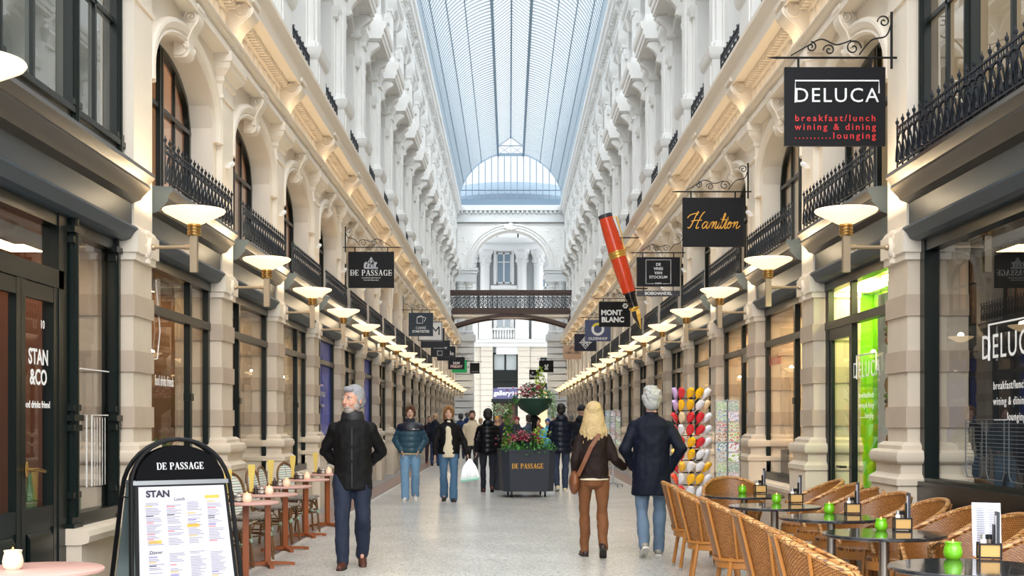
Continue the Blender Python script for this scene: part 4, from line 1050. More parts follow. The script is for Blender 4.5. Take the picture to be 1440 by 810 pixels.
# giant fountain pen
Yp = PY(6); top = Vector((2.35, 0, 6.80)); bot = Vector((3.27, 0, 3.88)); ax = (bot-top); L = ax.length; u = ax.normalized(); qd = Vector((0, 0, 1)).rotation_difference(u).to_matrix().to_4x4()
pen = empty('giant_pen_sign', (0, Yp, 0), label='giant tilted orange fountain pen hanging above the shopfronts', cat='sign')
def penpart(prof, name, m_, n=24):
    m = MB(); m.M = Matrix.Translation(top) @ qd; m.lathe(prof, n); return m.build(name, m_, pen)
OR = mat('orange_lacquer', '#D9431C', .25, coat=.5); PG = mat('pen_gold', '#D9B25A', .3, metal=.8); PB = mat('pen_black', '#15171B', .25)
penpart([(.12, 0), (.185, .01), (.19, .09), (.175, .1)], 'cap_end', mat('pen_slate', '#353B45', .3))
penpart([(.175, .1), (.20, .5), (.21, 1.03)], 'cap', OR)
penpart([(.214, 1.0), (.218, 1.01), (.218, 1.04), (.21, 1.05), (.218, 1.06), (.218, 1.12), (.21, 1.13), (.216, 1.14), (.216, 1.17), (.2, 1.18)], 'band', PG)
penpart([(.205, 1.18), (.20, 1.6), (.175, 2.05), (.165, 2.12)], 'barrel', OR)
penpart([(.165, 2.1), (.172, 2.12), (.172, 2.14), (.15, 2.15), (.13, 2.3), (.115, 2.47), (.13, 2.52)], 'grip_section', PB)
penpart([(.135, 2.5), (.14, 2.53), (.12, 2.56)], 'grip_ring', PG)
m = MB(); m.M = Matrix.Translation(top) @ qd
m.loft([[(-.10, -.02, 2.55), (.10, -.02, 2.55), (.10, .03, 2.55), (-.10, .03, 2.55)], [(-.115, -.03, 2.7), (.115, -.03, 2.7), (.11, .02, 2.7), (-.11, .02, 2.7)], [(-.01, -.01, 3.08), (.01, -.01, 3.08), (.01, .0, 3.08), (-.01, .0, 3.08)]])
nb = m.build('nib', PG, pen, smooth=False)
m = MB(); m.M = Matrix.Translation(top) @ qd; m.loft([[(-.02, -.035, 2.6), (.10, -.035, 2.6), (.1, -.03, 2.6), (-.02, -.03, 2.6)], [(0, -.035, 2.72), (.11, -.035, 2.72), (.11, -.03, 2.72), (0, -.03, 2.72)], [(0, -.014, 3.06), (.008, -.014, 3.06), (.008, -.01, 3.06), (0, -.01, 3.06)]]); m.build('nib_feed', PB, nb, smooth=False)
m = MB(); m.M = Matrix.Translation(top) @ qd; m.tube([(-.18, 0, .12), (-.27, 0, .15), (-.26, 0, .6), (-.21, 0, .98)], [.02, .022, .018, .014], 6); m.ell((-.225, 0, 1.0), (.03, .03, .05)); m.build('clip', PG, pen)
m = MB(); m.tube([(3.46, 0, 6.2), (2.72, 0, 6.2)], .016, 5); m.tube([(3.46, 0, 4.9), (3.1, 0, 4.9)], .016, 5); m.build('bracket', M_BLACK, pen)

# ------------------------------------------------------------------ sandwich board (menu)
sb = empty('sandwich_board', (-2.73, 10.15, 0), math.radians(34), label='black A-frame menu board with arched top and white menu', cat='menu board')
sb.scale = (1.0, .94, .955); AW, AHt = .40, 1.42
def aframe(y_foot, y_top, name, bar=.018):
    m = MB(); pts = []
    zc = 1.02; 
    def Q(x, z): return (x, y_foot+(y_top-y_foot)*z/AHt, z)
    wide = lambda z: AW+.055*(1-z/zc)
    pts = [Q(-wide(z), z) for z in (0.01, .35, .7, zc)] + [Q(AW*math.cos(a), zc+.40*math.sin(a)) for a in [PI-PI*i/16 for i in range(1, 16)]] + [Q(wide(z), z) for z in (zc, .7, .35, 0.01)]
    m.tube(pts, bar, 8); return m, Q
m, Q = aframe(-.30, -.02, 'f'); m.build('front_frame', M_BLACK, sb)
m2, Q2 = aframe(.34, .04, 'b'); m2.build('back_frame', M_BLACK, sb)
for QQ, nm_ in ((Q, 'front'), (Q2, 'back')):
    m = MB(); d = -.012 if nm_ == 'front' else .012
    arc = [(.36*math.cos(PI*i/16), 1.07+.30*math.sin(PI*i/16)) for i in range(17)]
    fr = [QQ(x, z) for x, z in arc]; m.loft([[(x, y-.006, z) for x, y, z in fr], [(x, y+.006, z) for x, y, z in fr]])
    hp = m.build('header_panel', mat('matt_black_panel', '#0A0B0E', .7, spec=.1), sb, smooth=False)
    m = MB(); p = [(-.37, 1.055), (.37, 1.055), (.415, .10), (-.415, .10)]; a = [QQ(x, z) for x, z in p]
    m.loft([[(x, y-.008, z) for x, y, z in a], [(x, y+.008, z) for x, y, z in a]]); pn = m.build('poster_frame', M_BLACK if nm_ == 'front' else mat('bare_aluminium', '#9FB4B8', .35, metal=.8), sb, smooth=False)
    m = MB(); a = [QQ(x, z) for x, z in [(-.385, 1.05), (.385, 1.05), (.385, 1.085), (-.385, 1.085)]]; m.loft([[(x, y-.014, z) for x, y, z in a], [(x, y+.01, z) for x, y, z in a]]); m.build('clip_rail', mat('satin_steel', '#9EA3A8', .35, metal=.8), sb, smooth=False)
    if nm_ == 'front': HP, PN = hp, pn
tilt = math.atan2(.28, AHt)
def btext(t, size, m_, x, z, par, align='LEFT', **kw):
    o = text(t, size, m_, par, (x, Q(0, z)[1]-.013, z), align=align, ext=.001, **kw); o.rotation_euler = (PI/2-tilt, 0, 0); return o
m = MB(); a = [Q(x, z) for x, z in [(-.345, 1.035), (.345, 1.035), (.385, .13), (-.385, .13)]]; m.loft([[(x, y-.011, z) for x, y, z in a], [(x, y-.004, z) for x, y, z in a]])
paper = m.build('menu_sheet', mat('menu_paper', '#C6C5D2', .5), sb, smooth=False)
mb = MB(); mb.M = Matrix.Translation((0, Q(0, 1.2)[1]-.008, 1.2)) @ Matrix.Rotation(-tilt, 4, 'X'); serif(mb, 'DE PASSAGE', .058, 0, 0, 0, .82); mb.build('lettering', SILV, HP, smooth=False)
INK = mat('dark_ink', '#2A2A3A', .6); INKL = mat('pale_ink', '#8A8A9C', .6); YEL = mat('yellow_ink', '#E3B44A', .6); PUR = mat('violet_ink', '#7A6AB0', .6); CORAL = mat('coral_ink', '#D9707A', .6)
btext('STAN', .075, INK, -.29, .975, paper, off=.003); btext('Lunch', .036, INK, -.07, .93, paper); btext('Dinner', .036, INK, -.29, .51, paper)
r_ = random.Random(3); ms = [INKL, YEL, PUR, CORAL, INK]; mb = MB()
for c in range(4):
    x0 = -.30+.165*c; z = (.90 if c not in (1,) else .88)
    while z > .16:
        if .50 < z < .56: z -= .06; continue
        head = r_.random() < .14; mb.cur = r_.choice([2, 3, 4, 1]) if head else 0
        wd = r_.uniform(.05, .07) if head else r_.uniform(.06, .13); hh = .007 if head else .0045
        y, y2 = Q(0, z)[1]-.0125, Q(0, z+hh)[1]-.0125
        mb.add([(x0, y, z), (x0+wd, y, z), (x0+wd, y2, z+hh), (x0, y2, z+hh)], [(0, 1, 2, 3)])
        z -= .0125 if not head else .016
        if r_.random() < .05: z -= .015
for x, z, wd in ((.18, .93, .12), (.02, .70, .1), (-.29, .58, .1)):
    mb.cur = 1; y, y2 = Q(0, z)[1]-.0125, Q(0, z+.025)[1]-.0125; mb.add([(x, y, z), (x+wd, y, z), (x+wd, y2, z+.025), (x, y2, z+.025)], [(0, 1, 2, 3)])
mb.build('menu_lines', ms, paper, smooth=False)
m = MB()
for s in (-1, 1): m.tube([(s*.405, Q(0, .95)[1], .95), (s*.405, Q2(0, .95)[1], .95)], .007, 5)
m.build('spreader', M_IRON, sb)

# ------------------------------------------------------------------ left café: tables, bistro chairs, table ware
TERR = mat('terracotta_metal', '#8E4A22', .45); TOPP = mat('rose_table_top', '#C59A90', .35)
def bistro_table(dia):
    r = empty('bistro_table')
    m = MB(); m.lathe([(dia/2-.01, .725), (dia/2, .73), (dia/2, .742), (dia/2-.006, .747), (0, .747)], 40); m.build('table_top', TOPP, r)
    m = MB(); m.box(-.028, .028, -.028, .028, .03, .727); m.box(-.09, .09, -.09, .09, .715, .728); m.build('post', TERR, r, smooth=False)
    for a in (0, PI/2, PI, 1.5*PI):
        m = MB(); m.M = Matrix.Rotation(a, 4, 'Z'); m.prism([(.02, .01), (.02, .05), (.24, .035), (.28, .03), (.28, .0), (.24, .0), (.23, .012)], 'Y', -.022, .022); m.build('foot', TERR, r, smooth=False)
    return r
RATT = mat('dark_rattan_cane', '#6B4A2A', .5, noise_amt=.25, nscale=20); WEAV = brick_mat('woven_seat', '#8A8078', '#B7AEA4', '#3A2F28', .02, .012, .002, axis='XY'); STRP = brick_mat('striped_weave', '#E4E2D8', '#CFE0DC', '#6F6A5A', .5, .03, .004, axis='XZ', offset=0)
def bistro_chair():
    """faces -y"""
    r = empty('bistro_chair')
    m = MB(); m.lathe([(.0, .44), (.19, .44), (.215, .448), (.22, .46), (.21, .472), (.0, .474)], 24); m.build('seat', WEAV, r)
    m = MB(); m.M = Matrix.Translation((0, .20, .45)) @ Matrix.Rotation(-.16, 4, 'X')
    pts = [(-.15, 0, -.02), (-.175, 0, .1)] + [(.185*math.cos(a), 0, .30+.19*math.sin(a)) for a in [PI-PI*i/12 for i in range(13)]] + [(.175, 0, .1), (.15, 0, -.02)]
    m.tube(pts, .014, 6); m.build('back_frame', RATT, r)
    m = MB(); m.M = Matrix.Translation((0, .20, .45)) @ Matrix.Rotation(-.16, 4, 'X')
    q = [(.165*math.cos(a), .24+.22*math.sin(a)) for a in [2*PI*i/24 for i in range(24)]]; m.prism(q, 'Y', -.006, .006) if False else m.loft([[(x, -.006, z) for x, z in q], [(x, .006, z) for x, z in q]]); m.build('backrest', STRP, r, smooth=False)
    for sx in (-1, 1):
        m = MB(); m.tube([(sx*.15, -.14, .44), (sx*.18, -.18, .0)], [.016, .013], 8); l = m.build('leg', RATT, r)
        b = MB(); b.tube([(sx*.163, -.157, .30), (sx*.166, -.161, .26)], .02, 8); b.build('binding', mat('pale_green_binding', '#9DB8A4', .6), l)
        m = MB(); m.tube([(sx*.15, .18, .47), (sx*.19, .24, .0)], [.016, .013], 8); l = m.build('leg', RATT, r)
        b = MB(); b.tube([(sx*.163, .202, .30), (sx*.166, .207, .26)], .02, 8); b.build('binding', MATS['pale_green_binding'], l)
    m = MB(); 
    for a, b in (((-.165, -.16), (.165, -.16)), ((-.175, .21), (.175, .21)), ((-.165, -.16), (-.175, .21)), ((.165, -.16), (.175, .21))):
        m.tube([(a[0], a[1], .27), (b[0], b[1], .27)], .009, 5)
        mx_ = ((a[0]+b[0])/2, (a[1]+b[1])/2)
        m.tube(catmull([(a[0], a[1], .28), (a[0]*.6+mx_[0]*.4, a[1]*.6+mx_[1]*.4, .40), (mx_[0], mx_[1], .43), (b[0]*.6+mx_[0]*.4, b[1]*.6+mx_[1]*.4, .40), (b[0], b[1], .28)], 3), .008, 5)
    m.build('stretcher', RATT, r)
    return r
def candle_jar(body, wax, top=True):
    r = empty('candle_jar')
    m = MB(); m.lathe([(.0, .0), (.03, .0), (.041, .012), (.045, .035), (.040, .06), (.036, .072), (.040, .084), (.037, .084), (.033, .07), (.0, .066)], 20); m.build('jar', body, r)
    m = MB(); m.lathe([(.0, .066), (.031, .067), (.031, .071), (0, .072)], 16); m.tube([(0, 0, .07), (0, 0, .078)], .0015, 4); m.build('wax', wax, r)
    m = MB(); m.ell((0, 0, .088), (.004, .004, .011), 8, 6); m.build('flame', mat('candle_flame', '#FFC860', emit='#FFB040', estr=6), r)
    return r
JARC = mat('cream_candle_glass', '#E6D8C2', .3, emit='#FFB070', estr=.12); WAX = mat('wax', '#F4EBD8', .5)
JARG = mat('lime_candle_glass', '#6DB81A', .12, coat=.4, emit='#8FE000', estr=.04); WAXG = mat('lime_wax', '#A6D93A', .5)
def menu_paddle():
    r = empty('menu_holder')
    m = MB(); m.box(-.045, .045, -.03, .03, 0, .02); m.build('base', RATT, r, smooth=False)
    m = MB(); m.loft([[(-.022, -.006, .02), (.022, -.006, .02), (.022, .006, .02), (-.022, .006, .02)], [(-.02, -.006, .12), (.02, -.006, .12), (.02, .006, .12), (-.02, .006, .12)], [(-.034, -.006, .22), (.034, -.006, .22), (.034, .006, .22), (-.034, .006, .22)], [(-.038, -.006, .30), (.038, -.006, .30), (.038, .006, .30), (-.038, .006, .30)]]); m.build('menu_card', mat('mustard_card', '#D8BE62', .6), r, smooth=False)
    return r
def cruet():
    r = empty('cruet_set')
    m = MB()
    for z in (.004, .05):
        m.tube([(-.06, -.035, z), (.06, -.035, z), (.06, .035, z), (-.06, .035, z), (-.06, -.035, z)], .004, 5)
    for x in (-.06, 0, .06):
        for y in (-.035, .035): m.tube([(x, y, 0), (x, y, .05)], .003, 4)
    m.box(-.06, .06, -.035, .035, .002, .008); m.build('rack', M_BLACK, r)
    for x, c, h in ((-.03, '#3A2A22', .085), (.03, '#D9D2C8', .075)):
        m = MB(); m.lathe([(0, .008), (.022, .008), (.022, h*.7), (.012, h*.85), (.012, h)], 12, (x, 0, 0)); b = m.build('shaker', mat('shaker_'+c, c, .3), r)
        m = MB(); m.lathe([(.014, h), (.014, h+.015), (0, h+.02)], 10, (x, 0, 0)); b2 = m.build('lid', mat('steel', '#B0B2B5', .3, metal=.9), b)
    return r
TL = [(-2.56, 11.95), (-2.60, 13.25), (-2.70, 14.85), (-2.74, 16.6), (-2.70, 18.3)]
t0 = bistro_table(.62); c0 = bistro_chair(); j0 = candle_jar(JARC, WAX); p0 = menu_paddle(); q0 = cruet()
for i, (x, y) in enumerate(TL):
    n = ORD[i]
    t = t0 if i == 0 else copy_tree(t0); t.location = (x, y, 0); t.rotation_euler = (0, 0, .25+.1*i)
    tag(t, f'round rose-topped bistro table on terracotta post, {n} one behind the menu board', 'table', 'terracotta bistro tables')
    j = j0 if i == 0 else copy_tree(j0); j.location = (x+.04, y-.13, .747); tag(j, f'cream candle jar on the {n} terracotta bistro table behind the menu board', 'candle', 'cream candle jars')
    p = p0 if i == 0 else copy_tree(p0); p.location = (x-.17, y+.02, .747); tag(p, f'mustard paddle-shaped menu on the {n} terracotta bistro table', 'menu', 'mustard menu paddles')
    q = q0 if i == 0 else copy_tree(q0); q.location = (x-.08, y-.06, .747); q.rotation_euler = (0, 0, .2); tag(q, f'black wire cruet rack with shakers on the {n} terracotta bistro table', 'condiment rack', 'black cruet racks')
tn = copy_tree(t0); tn.location = (-2.50, 6.55, 0); tn.scale = (1.02, 1.02, 1); tag(tn, 'rose bistro table top in the bottom left corner below the glazed door', 'table', 'terracotta bistro tables')
j = copy_tree(j0); j.location = (-2.62, 6.50, .747); j.scale = (1.15, 1.15, 1.15); tag(j, 'cream candle jar alone on the corner table by the glazed door', 'candle', 'cream candle jars')
CHL = [(-2.9, 11.55, 85), (-2.90, 12.42, 82), (-2.92, 12.92, 80), (-2.90, 13.8, 60), (-2.95, 14.32, 88), (-2.95, 15.42, 80), (-2.93, 15.95, 85), (-2.90, 17.2, 62), (-2.95, 17.74, 85)]
for i, (x, y, a) in enumerate(CHL):
    c = c0 if i == 0 else copy_tree(c0); c.location = (x, y, 0); c.rotation_euler = (0, 0, math.radians(a))
    tag(c, f'bistro chair with striped oval back, {ORD[i]} along the wall from the menu board', 'chair', 'striped bistro chairs')

# ------------------------------------------------------------------ right terrace: rattan armchairs and dark tables
RAT = brick_mat('honey_weave', '#C08440', '#9A6228', '#5A3212', .018, .011, .0025, rough=.4, bump=.9, axis='UV'); CANE = mat('honey_cane', '#A56C30', .4, noise_amt=.2, nscale=30)
RIM = brick_mat('rim_weave', '#CBA068', '#A87038', '#6A3E18', .02, .03, .002, rough=.4, bump=.6, axis='XZ')
def rattan_chair():
    """faces -y; curved woven tub with a rim that falls from the back to the arms"""
    r = empty('rattan_armchair'); N = 24; rows = 10
    m = MB(); m.uv = []
    def tub(a, t, inset=0):   # a: -1..1 from front-left round the back to front-right, t: 0 bottom .. 1 rim
        th = a*PI*.68; zr = .62+.25*(math.cos(a*PI/2*1.0)**1.3 if abs(a) < 1 else 0)
        R = (.24+.075*t)-inset; bx = math.sin(th)*R; by = math.cos(th)*R
        return Vector((bx*1.05, by+.02+.05*t*max(0, math.cos(th)), .40+(zr-.40)*t))
    rings = []
    for inset in (0, .022):
        for j in range(rows+1):
            for i in range(N+1):
                pass
    vs = []; fs = []
    for side, inset in ((0, 0), (1, .02)):
        for j in range(rows+1):
            for i in range(N+1):
                vs.append(tuple(tub(-1+2*i/N, j/rows, inset))); m.uv.append((i/N*1.35, j/rows*.42))
    W = (N+1)
    for j in range(rows):
        for i in range(N):
            a = j*W+i; fs.append((a+1, a, a+W, a+W+1)); b = a+(rows+1)*W; fs.append((b, b+1, b+W+1, b+W))
    m.add(vs, fs); m.build('backrest', RAT, r)
    m = MB(); m.tube([tub(-1+2*i/N, 1, .01)+Vector((0, 0, .004)) for i in range(N+1)], .021, 8); m.tube([tub(-1, t/4, .01) for t in range(5)], .017, 6); m.tube([tub(1, t/4, .01) for t in range(5)], .017, 6); m.build('rim', RIM, r)
    m = MB(); m.uv = None
    m.lathe([(0, .385), (.235, .385), (.255, .40), (.255, .425), (.24, .44), (0, .432)], 28, (0, .0, 0)); m.build('seat', RAT_S, r)
    for sx in (-1, 1):
        m = MB(); m.tube([(sx*.2, -.15, .42), (sx*.215, -.2, .03)], [.02, .017], 8); l = m.build('leg', CANE, r); b = MB(); b.tube([(sx*.2155, -.2, .03), (sx*.216, -.203, 0)], .015, 8); b.build('foot_cap', MATS['steel'], l)
        m = MB(); m.tube([(sx*.19, .17, .42), (sx*.215, .23, .03)], [.02, .017], 8); l = m.build('leg', CANE, r); b = MB(); b.tube([(sx*.2155, .23, .03), (sx*.216, .233, 0)], .015, 8); b.build('foot_cap', MATS['steel'], l)
    m = MB()   # vertical canes outside the tub, apron
    for a in (-.8, -.52, -.22, .22, .52, .8): m.tube([tub(a, t/5, -.012) for t in range(6)], .011, 6)
    m.tube([tub(-1+2*i/N, 0, -.01) for i in range(N+1)], .014, 6); m.lathe([(.25, .33), (.262, .335), (.262, .40), (.25, .4)], 24); m.build('frame', CANE, r)
    return r
RAT_S = brick_mat('honey_weave_seat', '#C08440', '#9A6228', '#5A3212', .018, .011, .0025, rough=.4, bump=.8, axis='XY')
DKT = mat('dark_table_top', '#2A2B2E', .12, coat=.5); STL = MATS.get('steel') or mat('steel', '#B0B2B5', .3, metal=.9)
def cafe_table(dia=.82):
    r = empty('cafe_table')
    m = MB(); m.lathe([(0, .715), (dia/2-.015, .715), (dia/2, .722), (dia/2, .735), (dia/2-.006, .741), (0, .741)], 48); m.build('table_top', DKT, r)
    m = MB(); m.lathe([(.035, .04), (.035, .70), (.06, .715)], 16); m.build('column', mat('brushed_steel', '#9A948C', .35, metal=.9), r)
    m = MB(); m.lathe([(0, 0), (.23, 0), (.23, .012), (.06, .035), (.035, .05)], 32); m.build('base', MATS['brushed_steel'], r)
    return r
def caddy():
    r = empty('table_caddy')
    m = MB(); m.box(-.055, .055, -.04, .04, .012, .085); m.build('box', mat('pale_wood', '#CBA15E', .5), r, smooth=False)
    m = MB()
    for x in (-.056, .056):
        for y in (-.041, .041): m.box(x-.005, x+.005, y-.005, y+.005, 0, .09)
    for z in (.012, .085):
        for y in (-.042, .042): m.box(-.058, .058, y-.004, y+.004, z-.004, z+.004)
        for x in (-.057, .057): m.box(x-.004, x+.004, -.042, .042, z-.004, z+.004)
    m.box(.02, .026, -.03, .03, .08, .19); m.build('frame', M_BLACK, r, smooth=False)
    for x, c in ((-.03, '#E8E4DC'), (.0, '#4A4038')):
        m = MB(); m.lathe([(0, .06), (.017, .06), (.017, .105), (.013, .112)], 12, (x, 0, 0)); b = m.build('shaker', mat('shaker_'+c, c, .3), r)
        m = MB(); m.lathe([(.015, .110), (.015, .135), (0, .137)], 12, (x, 0, 0)); m.build('lid', M_BLACK if c == '#4A4038' else mat('steel2', '#C8C8C8', .3, metal=.8), b)
    m = MB(); m.box(.034, .05, -.035, .035, .02, .26); m.build('folded_menu', mat('charcoal_card', '#2E3038', .5), r, smooth=False)
    m = MB(); m.box(.03, .033, -.03, .03, .03, .24); m.build('menu_page', mat('pale_page', '#D8D6DE', .6), r, smooth=False)
    return r
tb = [P(1352, 797, .74), P(1235, 750, .74), P(1162, 727, .74), P(1083, 711.5, .74), P(1041, 696.5, .74)]
ct = cafe_table(); rc = rattan_chair(); gj = candle_jar(JARG, WAXG); cd = caddy()
jp = [(1340, 785), (1239, 745), (1166, 721), (1092, 706.5), (1044, 693)]; cp = [(1391, 785), (1269, 745), (1199, 722), (1119, 707), (1069, 693)]
nn = ['fifth', 'fourth', 'third', 'second', 'first']
for i, (x, y, z) in enumerate(tb):
    t = ct if i == 0 else copy_tree(ct); t.location = (x+.04, y, 0)
    tag(t, f'round dark café table, {nn[i]} counted from the postcard rack', 'table', 'dark café tables on the right terrace')
    a = P(*jp[i], .745); j = gj if i == 0 else copy_tree(gj); j.location = (a[0], a[1], .741); j.scale = (1.0, 1.0, .95) if i else (1.15, 1.15, 1.1)
    tag(j, f'lime green candle jar on the {nn[i]} dark table from the postcard rack', 'candle', 'lime green candle jars')
    a = P(*cp[i], .745); c = cd if i == 0 else copy_tree(cd); c.location = (a[0], a[1], .741); c.rotation_euler = (0, 0, -.2+.05*i)
    tag(c, f'wood and black table caddy on the {nn[i]} dark table from the postcard rack', 'condiment holder', 'wooden table caddies')
# big menu card standing on the nearest table
m = MB(); m.loft([[(-.085, -.02, 0), (.085, .0, 0), (.085, .003, 0), (-.085, -.017, 0)], [(-.085, .0, .30), (.085, .02, .295), (.085, .023, .295), (-.085, .003, .30)]]); a = P(1397, 783, .745)
mc = m.build('menu_card', mat('white_menu_card', '#D9DBE4', .5), smooth=False, label='tall white menu card standing on the nearest dark table', cat='menu'); mc.location = (a[0], a[1]+.1, .741)
m = MB()
for i in range(20):
    for c in (-.06, .01): z = .03+.0125*i; m.box(c, c+.05, -.02+.02*z/.3-.004+.117*(c+.085)*.0, -.018+.02*z/.3, z, z+.002)
m.build('menu_lines', INKL, mc, smooth=False)
WCH = [(3.02, 13.45, -88), (3.0, 12.65, -84), (2.98, 11.8, -80), (2.95, 10.95, -70), (2.98, 10.1, -80), (2.98, 9.3, -85), (2.96, 8.45, -80), (2.92, 7.55, -85)]
for i, (x, y, a) in enumerate(WCH):
    c = rc if i == 0 else copy_tree(rc); c.location = (x, y, 0); c.rotation_euler = (0, 0, math.radians(a))
    tag(c, f'honey rattan armchair with its back to the wall, {["first","second","third","fourth","fifth","sixth","seventh","eighth"][i]} from the postcard rack', 'chair', 'rattan armchairs against the wall')
c = copy_tree(rc); c.location = (2.33, 13.85, 0); c.rotation_euler = (0, 0, 0); tag(c, 'honey rattan armchair facing the camera behind the first dark table', 'chair', 'rattan armchairs by the rack')
ACH = [(1.84, 13.05, 92), (1.80, 11.75, 84), (1.82, 10.3, 92), (1.82, 8.8, 88), (1.76, 7.25, 82)]
for i, (x, y, a) in enumerate(ACH):
    c = copy_tree(rc); c.location = (x, y, 0); c.rotation_euler = (0, 0, math.radians(a))
    tag(c, f'honey rattan armchair with its back to the walkway, {["first","second","third","fourth","fifth"][i]} from the postcard rack', 'chair', 'rattan armchairs along the walkway')

# ------------------------------------------------------------------ clog stand, postcard racks
CLC = {'yellow': '#F2B90C', 'red': '#D2222E', 'white': '#E2E4EC', 'orange-red': '#EE4A22', 'pale wood': '#E3CBA2', 'lilac': '#C9A8D8'}
def clog():
    m = MB(); secs = []
    for t in [i/9 for i in range(10)]:
        y = -.11+.22*t; w = .05*(math.sin(PI*min(1, t*1.15+.12))**.6)+.006; zt = .035+.05*math.sin(PI*min(1, .25+t*.8))+(.02 if t > .92 else 0); zb = (.0 if t < .7 else (t-.7)*.12)
        secs.append([(w*math.cos(a), y, zb+(zt-zb)*(.5+.5*math.sin(a))) for a in [2*PI*j/10 for j in range(10)]])
    m.loft(secs); return m.mesh('clog')
cme = clog(); ROWS, CO = 9, 5
rk = empty('clog_stand', (2.47, 18.1, 0), label='tall black metal stand hung full of souvenir clogs by the shopfront', cat='display stand')
m = MB(); m.tube([(0, 0, .1), (0, 0, 1.95)], .018, 8)
for i in range(ROWS):
    z = .42+.175*i; m.tube([(.13*math.cos(2*PI*j/12), .13*math.sin(2*PI*j/12), z) for j in range(13)], .006, 4)
m.build('post', M_BLACK, rk)
m = MB()
for a in (0, PI/2, PI, 1.5*PI): m.tube([(0, 0, .12), (.30*math.cos(a+.4), .30*math.sin(a+.4), .06)], .014, 6); m.ell((.30*math.cos(a+.4), .30*math.sin(a+.4), .035), (.02, .035, .035), 8, 6)
m.build('base', M_BLACK, rk)
cyc = [['lilac', 'red', 'yellow', 'yellow', 'white'], ['lilac', 'yellow', 'yellow', 'white', 'pale wood'], ['red', 'pale wood', 'red', 'red', 'white'], ['red', 'white', 'red', 'red', 'white'], ['white', 'red', 'yellow', 'red', 'white'], ['yellow', 'red', 'yellow', 'white', 'white'], ['red', 'yellow', 'white', 'white', 'yellow'], ['orange-red', 'white', 'yellow', 'yellow', 'white'], ['white', 'red', 'white', 'white', 'red']]
rn = ['topmost', 'second', 'third', 'fourth', 'fifth', 'sixth', 'seventh', 'eighth', 'lowest']; cn = ['leftmost', 'second from left', 'middle', 'second from right', 'rightmost']
cmes = {}
for i in range(ROWS):
    for j in range(CO):
        col = cyc[i][j]
        if col not in cmes: q = cme.copy(); q.materials.append(mat('clog_'+col, CLC[col], .25, coat=.4)); cmes[col] = q
        a = math.radians(-162+30*j+rnd.uniform(-2, 2)); z = .48+.172*(ROWS-1-i)
        o = link('clog', cmes[col], None, label=f'{col} wooden clog, {rn[i]} row of the clog stand, {cn[j]}', cat='clog', group='souvenir clogs on the stand')
        o.location = (2.47+.272*math.cos(a), 18.1+.272*math.sin(a), z); o.rotation_euler = (math.radians(-62+rnd.uniform(-8, 8)), math.radians(24+rnd.uniform(-10, 10)), a-PI/2+PI)
        o.scale = (1.02, .93, .9)
PCC = ['#C8D2E0', '#5B7FB0', '#3A5878', '#CBD3E4', '#E0B8C4', '#6A9A5A', '#8C5A3A', '#4A7A6A', '#D87A3A', '#B0432E', '#5FA8C0', '#E6DFD0', '#88B04A', '#A85A6A']
def card_material(c1, c2, i):
    nm_ = f'postcard_print_{i}'
    if nm_ in MATS: return MATS[nm_]
    m = bpy.data.materials.new(nm_); m.use_nodes = True; nt = m.node_tree; b = nt.nodes['Principled BSDF']; tc = nt.nodes.new('ShaderNodeTexCoord'); n = nt.nodes.new('ShaderNodeTexNoise'); n.inputs['Scale'].default_value = 18+3*i; cr = nt.nodes.new('ShaderNodeValToRGB')
    nt.links.new(tc.outputs['Object'], n.inputs['Vector']); nt.links.new(n.outputs['Fac'], cr.inputs[0]); e = cr.color_ramp.elements; e[0].position = .42; e[0].color = rgb(c1); e[1].position = .58; e[1].color = rgb(c2); x = e.new(.5); x.color = rgb('#E8E4DA')
    nt.links.new(cr.outputs[0], b.inputs['Base Color']); b.inputs['Roughness'].default_value = .3; MATS[nm_] = m; return m
def card_rack(x, y, rows, cols, w, h, z0, label, grp, where, rz=0, seed=0):
    r = empty('postcard_rack', (x, y, 0), rz, label=label, cat='display rack'); m = MB(); W = cols*w+.02; top_ = z0+rows*h
    for sx in [-W/2+W*i/cols for i in range(cols+1)]: m.tube([(sx, -.01, z0-.06), (sx, -.01, top_+.03)], .006, 5)
    for i in range(rows+1): m.tube([(-W/2, -.012, z0+h*i), (W/2, -.012, z0+h*i)], .004, 4); m.tube([(-W/2, -.035, z0+h*i+.01), (W/2, -.035, z0+h*i+.01)], .003, 4)
    m.tube([(0, .04, .08), (0, .04, top_)], .016, 6)
    for a in (0, PI/2, PI, 1.5*PI): m.tube([(0, .04, .1), (.24*math.cos(a+.5), .04+.24*math.sin(a+.5), .05)], .012, 6); m.ell((.24*math.cos(a+.5), .04+.24*math.sin(a+.5), .03), (.018, .03, .03), 8, 6)
    m.build('frame', MATS['satin_steel'], r); rr = random.Random(seed)
    M = Matrix.Translation((x, y, 0)) @ Matrix.Rotation(rz, 4, 'Z')
    for i in range(rows):
        for j in range(cols):
            c = MB(); ww, hh = w*.86, h*.84; c.box(-ww/2, ww/2, -.002, .002, 0, hh)
            o = c.build('postcard', card_material(rr.choice(PCC), rr.choice(PCC), (i*cols+j+seed*5) % 12), smooth=False, label=f'postcard in row {["one","two","three","four","five","six","seven","eight","nine"][rows-1-i]} from the top, {["left","middle","right"][j if cols > 2 else j*2]} pocket, {where}', cat='postcard', group=grp)
            o.location = M @ Vector((-W/2+.01+w*(j+.5), -.023, z0+h*i+.012)); o.rotation_euler = (0, 0, rz)
    return r
card_rack(2.93, 17.75, 9, 2, .165, .142, .50, 'postcard rack with two columns of colourful cards beside the clog stand', 'postcards beside the clogs', 'rack beside the clogs', math.radians(-12), 1)
card_rack(2.25, 29.0, 6, 3, .12, .13, .95, 'further postcard rack with pale cards behind the man in the navy coat', 'postcards on the further rack', 'further rack', math.radians(-8), 2)

